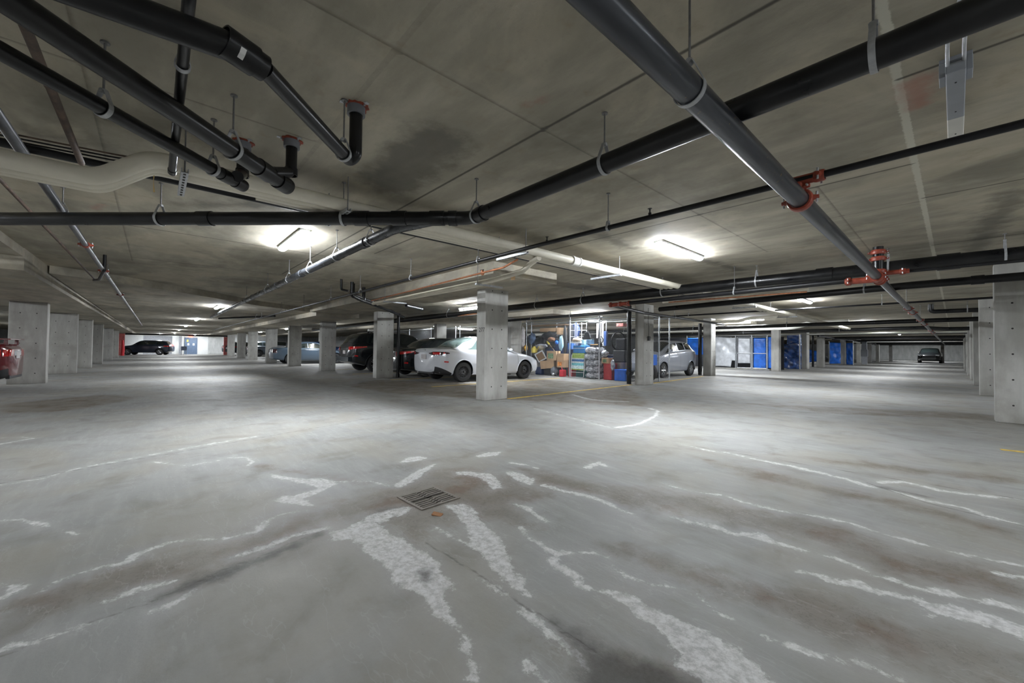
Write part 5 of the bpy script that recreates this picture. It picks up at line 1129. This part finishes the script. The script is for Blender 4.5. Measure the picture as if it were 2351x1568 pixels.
boxpx('teal_bin', 'dark green bin left of the wrapped tyres', 'bin', 1343, 842, 1353, 868, 12.4, .35, MTEAL, floor=True)
# wrapped tyres
c0 = P(1367, 868, 12.45)
for k in range(5):
    ty = thing('wrapped_tyre', 'plastic wrapped tyre, %s in the stack beside the red bin' % ['lowest', 'second from the floor', 'third from the floor', 'fourth from the floor', 'topmost'][k], 'tyre', (c0.x+[0, -.03, -.02, -.06, -.02][k], 12.45, .002+.235*k+(.0)), group='tyres stacked in clear plastic wrap')
    prof = [(0, .20), (.0, .27), (.04, .34), (.11, .365), (.18, .345), (.228, .28), (.228, .18)]
    m_ = MB().lathe((0,0,0), prof, 'z', 34); rnd = random.Random(k)
    m_.v = [(v[0]*(1+.04*math.sin(9*math.atan2(v[1], v[0])+k)+rnd.uniform(-.012, .012)), v[1]*(1+.04*math.sin(9*math.atan2(v[1], v[0])+k)), v[2]+.006*math.sin(13*math.atan2(v[1], v[0]))) for v in m_.v]
    m_.build('plastic_wrap', MWRAP, ty); MB().lathe((0,0,0), [(.01, .17), (.01, .30), (.11, .335), (.21, .30), (.21, .17)], 'z', 26).build('tyre', MRUB, ty, smooth=True)
boxpx('yellow_banded_case', 'dark case with a yellow band lying on top of the wrapped tyres', 'case', 1356, 788, 1373, 794, 12.4, .3, MTRIM)
boxpx('wood_plank', 'tan plank across the case on the tyres', 'plank', 1355, 790, 1372, 792, 12.2, .04, mat('pine', (.55, .36, .15), .6))
r, w_, h_, d_ = boxpx('red_bin', 'tall dark red bin beside the wrapped tyres', 'bin', 1385, 835, 1404, 872, 12.15, .42, MREDPL, floor=True, bev=.02)
MB().box((-w_/2-.012, -d_/2-.012, h_-.04), (w_/2+.012, d_/2+.012, h_-.015)).build('rim', MREDPL, r, bevel=.006)
r, w_, h_, d_ = boxpx('blue_bin', 'blue recycling bin on the floor next to the dark leader pipe', 'bin', 1410, 849, 1435, 875, 12.15, .40, MBLU, floor=True, bev=.015)
MB().box((-w_/2-.018, -d_/2-.018, h_-.035), (w_/2+.018, d_/2+.018, h_-.01)).build('rim', MBLU, r, bevel=.005)
cbox('small printed cardboard box on top of the red bin', 1381, 822, 1397, 834, 12.15, .3, art=MGRN)
blob('plastic_bag', 'silvery plastic bag tucked between red and blue bins', 'bag', 1407, 838, 12.1, .08, .08, .2, MWRAP, 21)
blob('clear_bag', 'clear plastic bag slumped on top of the tyre stack', 'bag', 1389, 812, 12.3, .14, .12, .13, MWRAP, 22)
boxpx('suitcase', 'large black suitcase stacked highest near the corner column', 'suitcase', 1413, 777, 1435, 804, 12.5, .45, MDKF, bev=.03)
boxpx('suitcase', 'lower black suitcase beneath the highest one', 'suitcase', 1407, 804, 1435, 831, 12.45, .45, mat('charcoal_case', (.03, .032, .035), .6), bev=.03)
boxpx('cardboard_box', 'brown carton under the suitcases and above the blue bin', 'box', 1409, 832, 1435, 846, 12.5, .45, mat('tan_carton', (.30, .24, .19), .8), floor=False)
def bike():
    p = P(1402, 790, 12.25); r = thing('bicycle', 'black bicycle standing on end with its front wheel raised', 'bicycle', (p.x, 12.75, p.z+.02), 1.32)
    MB().ring((0,0,.1), .33, .022, (0,1,0), 34, 8).build('tyre', MRUB, r, smooth=True)
    sp = MB()
    for k in range(14): a = k*math.pi/7; sp.tube([(0,0,.1), (.32*math.cos(a), 0, .1+.32*math.sin(a))], .0025, 4)
    sp.build('spokes', MGAL, r); MB().tube([(0,0,.1),(.05,.03,-.45),(-.2,.03,-.75)], .02, 8).tube([(.05,.03,-.45),(.3,.03,-.7)], .018, 8).build('frame', MTRIM, r, smooth=True)
    MB().ring((0,0,-.72), .31, .022, (0,1,0), 30, 8).build('tyre', MRUB, r, smooth=True)
bike()
def fan_():
    p = P(1378, 781, 12.1); r = thing('stroller', 'folded stroller hanging with a small spoked wheel at its end', 'stroller', (p.x, 12.1, p.z))
    MB().ring((0,0,0), .12, .018, (0,1,0), 26, 8).build('wheel', MTRIM, r, smooth=True)
    s_ = MB()
    for k in range(9): a = k*2*math.pi/9; s_.tube([(0,0,0), (.11*math.cos(a), 0, .11*math.sin(a))], .008, 5)
    s_.build('spokes', MWHP, r)
    for (a, b) in (((-.09,0,.08),(-.02,0,.82)), ((.05,0,.10),(.03,0,.82))): MB().tube([a, b], .014, 8).build('strut', MTRIM, r)
    MB().cyl((0,0,.84), .02, .2, 'x', 8).build('hook', MTRIM, r)
fan_()
def bag():
    p = P(1348, 770, 12.15); r = thing('shopping_bag', 'black bag hanging by its straps in the cage middle', 'bag', (p.x, 12.15, p.z))
    MB().add([(-.20,-.05,-.16),(.20,-.05,-.16),(.20,.05,-.16),(-.20,.05,-.16),(-.08,-.02,.14),(.08,-.02,.14),(.08,.02,.14),(-.08,.02,.14)], [(0,3,2,1),(4,5,6,7),(0,1,5,4),(1,2,6,5),(2,3,7,6),(3,0,4,7)]).build('body', MDKF, r, bevel=.02)
    for s_ in (-1, 1): MB().tube([(s_*.05,0,.12),(0,0,.42)], .008, 6).build('strap', MTRIM, r)
bag()
blob('beige_bag', 'beige canvas bag on the shelf in the cage', 'bag', 1325, 781, 12.3, .22, .14, .11, mat('tan_canvas', (.36, .28, .20), .85, var=.15), 24)
r, *_ = boxpx('board', 'white board edge under the beige bag', 'board', 1311, 784, 1332, 788, 12.2, .3, MWHP)
for (x0, y0, x1, y1, lb, m_) in ((1334, 780, 1341, 792, 'small light blue box on the cage shelf', MLBLUE), (1346, 780, 1360, 791, 'blue and white drink case on the cage shelf', mat('pale_blue_case', (.13, .27, .45), .5, var=.4, scale=9)), (1364, 776, 1372, 788, 'dark helmet-like pot on the shelf', MTRIM)):
    boxpx('shelf_box', lb, 'box', x0, y0, x1, y1, 12.3, .25, m_)
for k, (xx, lb) in enumerate(((1315, 'left end'), (1330, 'middle'), (1341, 'right end'))):
    p = P(xx, 760, 12.6); r = thing('wire_rack', 'white wire rack unit hung at the %s of the cage' % lb, 'rack', (p.x, 12.6, 1.25))
    for s_ in (-.12, .12): MB().cyl((s_, 0, .45), .009, .9, 'z', 8).build('upright', MWHP, r)
    for z_ in (.1, .35, .6, .85): MB().cyl((0, 0, z_), .006, .24, 'x', 6).build('rung', MWHP, r)
blob('dark_coat', 'dark coats hanging behind the racks near the fence post', 'coat', 1310, 765, 12.8, .18, .10, .42, MDKF, 31); blob('dark_coat', 'second dark garment hanging further right', 'coat', 1322, 760, 12.9, .2, .1, .36, MDKB, 32)
blob('ironing_board', 'dark folded board standing slanted by the fence post', 'board', 1297, 780, 12.5, .10, .04, .62, MTRIM, 33, .02)
boxpx('leaning_board', 'cream panel standing behind the stroller', 'panel', 1369, 742, 1385, 797, 13.2, .05, MWHP); boxpx('blue_roll', 'thin blue roll upright behind the stroller', 'roll', 1386, 760, 1392, 797, 13.0, .1, MDKB)
boxpx('red_white_bag', 'red and white item on top of the far rack', 'bag', 1415, 742, 1431, 750, 12.8, .25, mat('red_white_print', (.45, .14, .12), .6, var=.6, scale=15))
# right of the corner column: cart with blue tub
p = P(1487, 800, 12.35)
boxpx('blue_tub', 'blue tub with white rim behind the wire right of the corner column', 'tub', 1476, 814, 1497, 838, 12.4, .35, MBLU)
blob('rolled_mat', 'grey blue rolled tarp standing right of the corner column', 'tarp', 1483, 797, 12.6, .22, .12, .30, mat('grey_blue_sheet', (.13, .17, .27), .55, var=.3), 41)
def cart():
    p = P(1489, 874, 12.2); r = thing('hand_cart', 'white tubed hand cart behind the wire right of the corner column', 'cart', (p.x, 12.2, 0))
    MB().tube(bend([(-.09,0,.05),(-.09,0,.95),(0,0,1.08),(.11,0,.95),(.11,0,.05)], .09), .012, 8).build('tube_frame', MWHP, r, smooth=True); MB().box((-.09,-.01,.38),(.11,.01,.45)).build('cross_plate', MWHP, r)
cart()
for k in range(2):
    p = P(1482, 870, 12.5); t = thing('loose_tyre', 'dark tyre standing right of the corner column, %s' % ['front one', 'rear one'][k], 'tyre', (p.x-.02, 12.45+.24*k, .33)); MB().lathe((0,0,0), [(-.1,.20),(-.1,.30),(-.05,.33),(.05,.33),(.1,.30),(.1,.20),(-.1,.20)], 'y', 30).build('tyre', MRUB, t, smooth=True)
# ------------------------------------------------------------------ tarp covered cages beyond the hatchback
def tarp(label, p0, p1, z0, z1, m, seed=0, amp=.05, sag=.04, name='tarp', cut=None):
    p0, p1 = Vector((p0[0], p0[1], 0)), Vector((p1[0], p1[1], 0)); L = (p1-p0).length; d = (p1-p0).normalized(); nv = Vector((-d.y, d.x, 0)); rnd = random.Random(seed)
    ph = [rnd.uniform(0, 6.28) for _ in range(8)]; nx, nz = max(14, int(L/.06)), 26; vs = []
    for j in range(nz+1):
        for i in range(nx+1):
            u, v = i/nx, j/nz; z = z0+(z1-z0)*v
            f = math.sin(u*L*5+v*3+ph[0])*.5+math.sin(u*L*11-v*7+ph[1])*.28+math.sin((u*L*2.2+v*4)*3+ph[2])*.3+.25*math.sin(v*17+u*9+ph[3])
            o = amp*f*(.35+.65*math.sin(math.pi*min(1, v*1.02)))
            z += (-sag*(.5+.5*math.sin(u*L*4+ph[4]))*v + sag*.6*(math.sin(u*L*3+ph[5]))*(1-v))
            if cut and u > cut[0] and v < cut[1]: z = z0+(z1-z0)*cut[1]+(v-cut[1])*.02
            vs.append(p0+d*(u*L)+nv*o+Vector((0, 0, z)))
    n = nx+1
    f0 = [(j*n+i, j*n+i+1, (j+1)*n+i+1, (j+1)*n+i) for j in range(nz) for i in range(nx)]
    o = MB().add(vs, f0).build(name, m, smooth=True)
    s_ = o.modifiers.new('thickness', 'SOLIDIFY'); s_.thickness = .004
    return tag(o, label, 'tarp')
MTB = mat('blue_tarp', (.01, .13, .58), .32, var=.25, scale=4, spec=.6); MTS = mat('silver_tarp', (.52, .54, .57), .38, var=.12, scale=5, metal=.15)
MTD = mat('dark_blue_plastic_sheet', (.02, .07, .25), .2, var=.6, scale=5, coat=1.0)
ya = 26.6
def X(px, y, z=1.0): return aty(px, 800, y).x
def gate(label, pa, pb, y, m, z1=1.95, seed=0, gap=0.25):
    x0, x1 = X(pa, y), X(pb, y); r = thing('cage_gate', label, 'gate', ((x0+x1)/2, y, 0)); w_ = (x1-x0)/2
    for nm, a, b in (('frame_side', (-w_, 0, .08), (-w_, 0, z1)), ('frame_side', (w_, 0, .08), (w_, 0, z1)), ('frame_rail', (-w_, 0, .10), (w_, 0, .10)), ('frame_rail', (-w_, 0, z1), (w_, 0, z1)), ('frame_rail', (-w_, 0, z1*.5), (w_, 0, z1*.5))):
        MB().tube([a, b], .022, 8).build(nm, MGAL, r)
    tarp(label.split(' gate')[0]+' sheet filling its gate', (x0+.05, y+.035), (x1-.05, y+.035), .10+gap, z1-.05, m, seed, .02, .02)
    return r
kerb = MB().box((-22, ya-.1, 0), (X(1768, ya), ya+.15, .07)).build('concrete_kerb', MCOL); tag(kerb, 'low concrete kerb in front of the tarp covered cages', 'kerb')
tarp('crumpled silver tarp hanging on the cage left of the silver gate', (X(1642, ya), ya), (X(1690, ya), ya), .12, 1.98, MTS, 3, .06, .05, cut=(.78, .22))
gate('silver tarp gate with a see-through bottom strip', 1692, 1724, ya, MTS, seed=5, gap=.27)
gate('bright blue tarp gate beside the silver one', 1728, 1760, ya, MTB, seed=6, gap=.02)
tarp('narrow blue tarp strip right of the blue gate', (X(1761, ya), ya+.02), (X(1772, ya), ya+.02), .10, 1.98, MTB, 8, .02)
tarp('bright blue tarp behind the hatchback roof', (X(1578, 27.5), 27.5), (X(1614, 27.5), 27.5), .85, 2.0, MTB, 9, .05)
for px_, lb in ((1689, 'left of the silver gate'), (1726, 'between silver and blue gates'), (1762, 'right of the blue gate'), (1577, 'left of the blue tarp behind the hatchback')):
    p_ = thing('cage_post', 'galvanized cage post %s' % lb, 'post', (X(px_, ya), ya-.02, 0)); MB().cyl((0, 0, 1.03), .026, 2.06, 'z', 10).ball((0,0,2.07), .03, 8).build('tube', MGAL, p_, smooth=True)
r_ = MB().tube([(X(1577, ya), ya, 2.04), (X(1775, ya), ya, 2.04)], .018, 8).build('top_rail', MGAL); tag(r_, 'long galvanized top rail over the tarp covered cages', 'rail')
bk = MB().box((X(1575, 28.5)-2, 28.5, .002), (X(1800, 28.5), 28.52, 2.0)).build('cage_backing', MDKF); tag(bk, 'dark stored goods screen behind the tarp gates', 'screen')
tarp('bulging dark blue plastic sheet on the cage corner', (X(1790, 30.5), 30.4), (X(1836, 30.5), 30.9), .05, 1.75, MTD, 12, .12, .15)
tarp('upper dark blue sheet above the bulging one', (X(1806, 30.6), 30.7), (X(1836, 30.6), 31.0), 1.5, 2.2, MTD, 13, .04)
p_ = thing('cage_post', 'galvanized cage post right of the bulging dark sheet', 'post', (X(1836, 30.3), 30.3, 0)); MB().cyl((0, 0, 1.1), .035, 2.2, 'z', 10).build('tube', MGAL, p_, smooth=True)
tarp('loose blue tarp on a distant open gate', (X(1857, 38), 38), (X(1877, 38), 38), .25, 1.45, MTB, 15, .12, .25); gate('distant pale blue gate near the hanging tarp', 1878, 1886, 38, mat('pale_blue_sheet', (.25, .45, .75), .4), seed=16)
tarp('bright blue far tarp between two slim columns', (X(1905, 45), 45), (X(1930, 45), 45), .12, 2.0, MTB, 17, .08); tarp('bright blue far tarp right of the sixth column', (X(1943, 46), 46), (X(1959, 46), 46), .05, 1.95, MTB, 18, .08)
for px_ in (1904, 1959): p_ = thing('cage_post', 'thin post at the %s edge of the far blue tarps' % ('left' if px_ == 1904 else 'right'), 'post', (X(px_, 45.5), 45.5, 0)); MB().cyl((0, 0, 1.05), .035, 2.1, 'z', 8).build('tube', MGAL, p_)
# utility box far
u = thing('utility_cabinet', 'grey electrical cabinet with conduits on a far post', 'electrical box', (X(1984, 50), 50, 0)); MB().box((-.25, 0, .75), (.25, .2, 1.4)).build('cabinet', MGRY, u, bevel=.01); MB().box((-.2, .05, 0), (.2, .25, .75)).build('conduit_bundle', MGAL, u); MB().box((-.18, .05, 1.4), (.18, .25, 2.2)).build('conduit_bundle', MGRY, u)
# fan on white wall behind the cars
wf = X(775, 20)
MB().box((wf-.6, 19.5, 0), (X(797, 19.5)+.2, 19.9, ZC)).build('wall_pier', MWW, kind='structure')
fn = thing('wall_fan', 'round white wall fan behind the dark suv', 'fan', (aty(784, 769, 19.3).x, 19.3, aty(784, 769, 19.3).z))
MB().lathe((0,0,0), [(-.16,.42),(-.20,.40),(-.05,.34),(.15,.36),(.16,.42)], 'y', 28).build('shroud', MWHP, fn, smooth=True); bl = MB()
for k in range(4): a = k*math.pi/2+.4; bl.add([(0,-.02,0),(.30*math.cos(a),-.05,.30*math.sin(a)),(.30*math.cos(a+.7),.03,.30*math.sin(a+.7))], [(0,1,2)])
bl.build('blades', MGAL, fn); MB().ball((0,-.04,0), .07, 12).build('hub', MGAL, fn, smooth=True)
# far left end
wall((-62.3, -.9, 0), (-61.9, 2.5, ZC), 'wall_far', mat('grey_end_wall', (.30, .31, .33), .7)); MB().box((-61.8, 1.6, 0), (-61.2, 2.2, ZC-.3)).build('trim_1', MWALL, kind='structure')
MB().box((-62.3, 2.5, 0), (-61.9, 5.0, ZC)).build('wall_far', MWW, kind='structure'); wall((-62.2, -3.2, 0), (-61.8, -.9, ZC), 'wall_far', MWW); wall((-62.3, 5.0, 0), (-61.9, 12, ZC), 'wall_far', MWALL)
dd = MB().box((-61.88, 2.75, 0), (-61.8, 3.95, 2.0)).build('door_1', mat('blue_grey_door', (.09, .13, .20), .5), kind='structure')
for (y_, z_) in ((3.1, 1.2), (3.6, 1.2)): MB().box((-61.80, y_-.09, z_-.13), (-61.79, y_+.09, z_+.13)).build('notice', MWHP, dd)
MB().box((-61.80, 2.95, 1.5), (-61.79, 3.1, 1.75)).build('yellow_notice', MYELP, dd)
ex = thing('hand_cart', 'small shopping cart standing before the end door', 'cart', (-58.5, 2.55, 0)); MB().box((-.3,-.25,.5),(.35,.25,.95)).build('basket', mat('cart_grid', (.12, .15, .22), .5), ex)
for (a, b) in ((-.25,-.2),(.25,-.2),(-.25,.2),(.25,.2)): MB().cyl((a, b, .25), .015, .5).build('leg', MGAL, ex); 
sg = MB().box((-61.9, 3.1, 2.05), (-61.85, 3.5, 2.17)).build('exit_sign', mat('red_sign', (.6, .05, .05), .5, emit=(.8, .05, .03, 1.5))); tag(sg, 'small red sign above the far end door', 'sign')
rdm = thing('rolled_banner', 'red rolled fabric standing at the last left column', 'banner', (-54.0, -2.25, 0)); MB().tube([(0,0,0),(.05,.05,.7),(-.05,0,1.5)], [.13,.12,.07], 12).build('roll', mat('red_fabric', (.55, .02, .03), .6), rdm, smooth=True)
wr = MB().box((-55.5, -2.6, 0), (-55.2, -2.15, 2.18)).build('trim_2', MREDP, kind='structure')
# left gaps
lw = MB().box((-30, -11.2, 0), (-22, -11, ZC)).build('wall_bay', MWW, kind='structure'); tarp('light blue tarp in the gap between the first left columns', (-33.2, -6.3), (-31.2, -6.3), 1.55, 2.1, mat('sky_blue_tarp', (.03, .30, .75), .4), 22, .02)
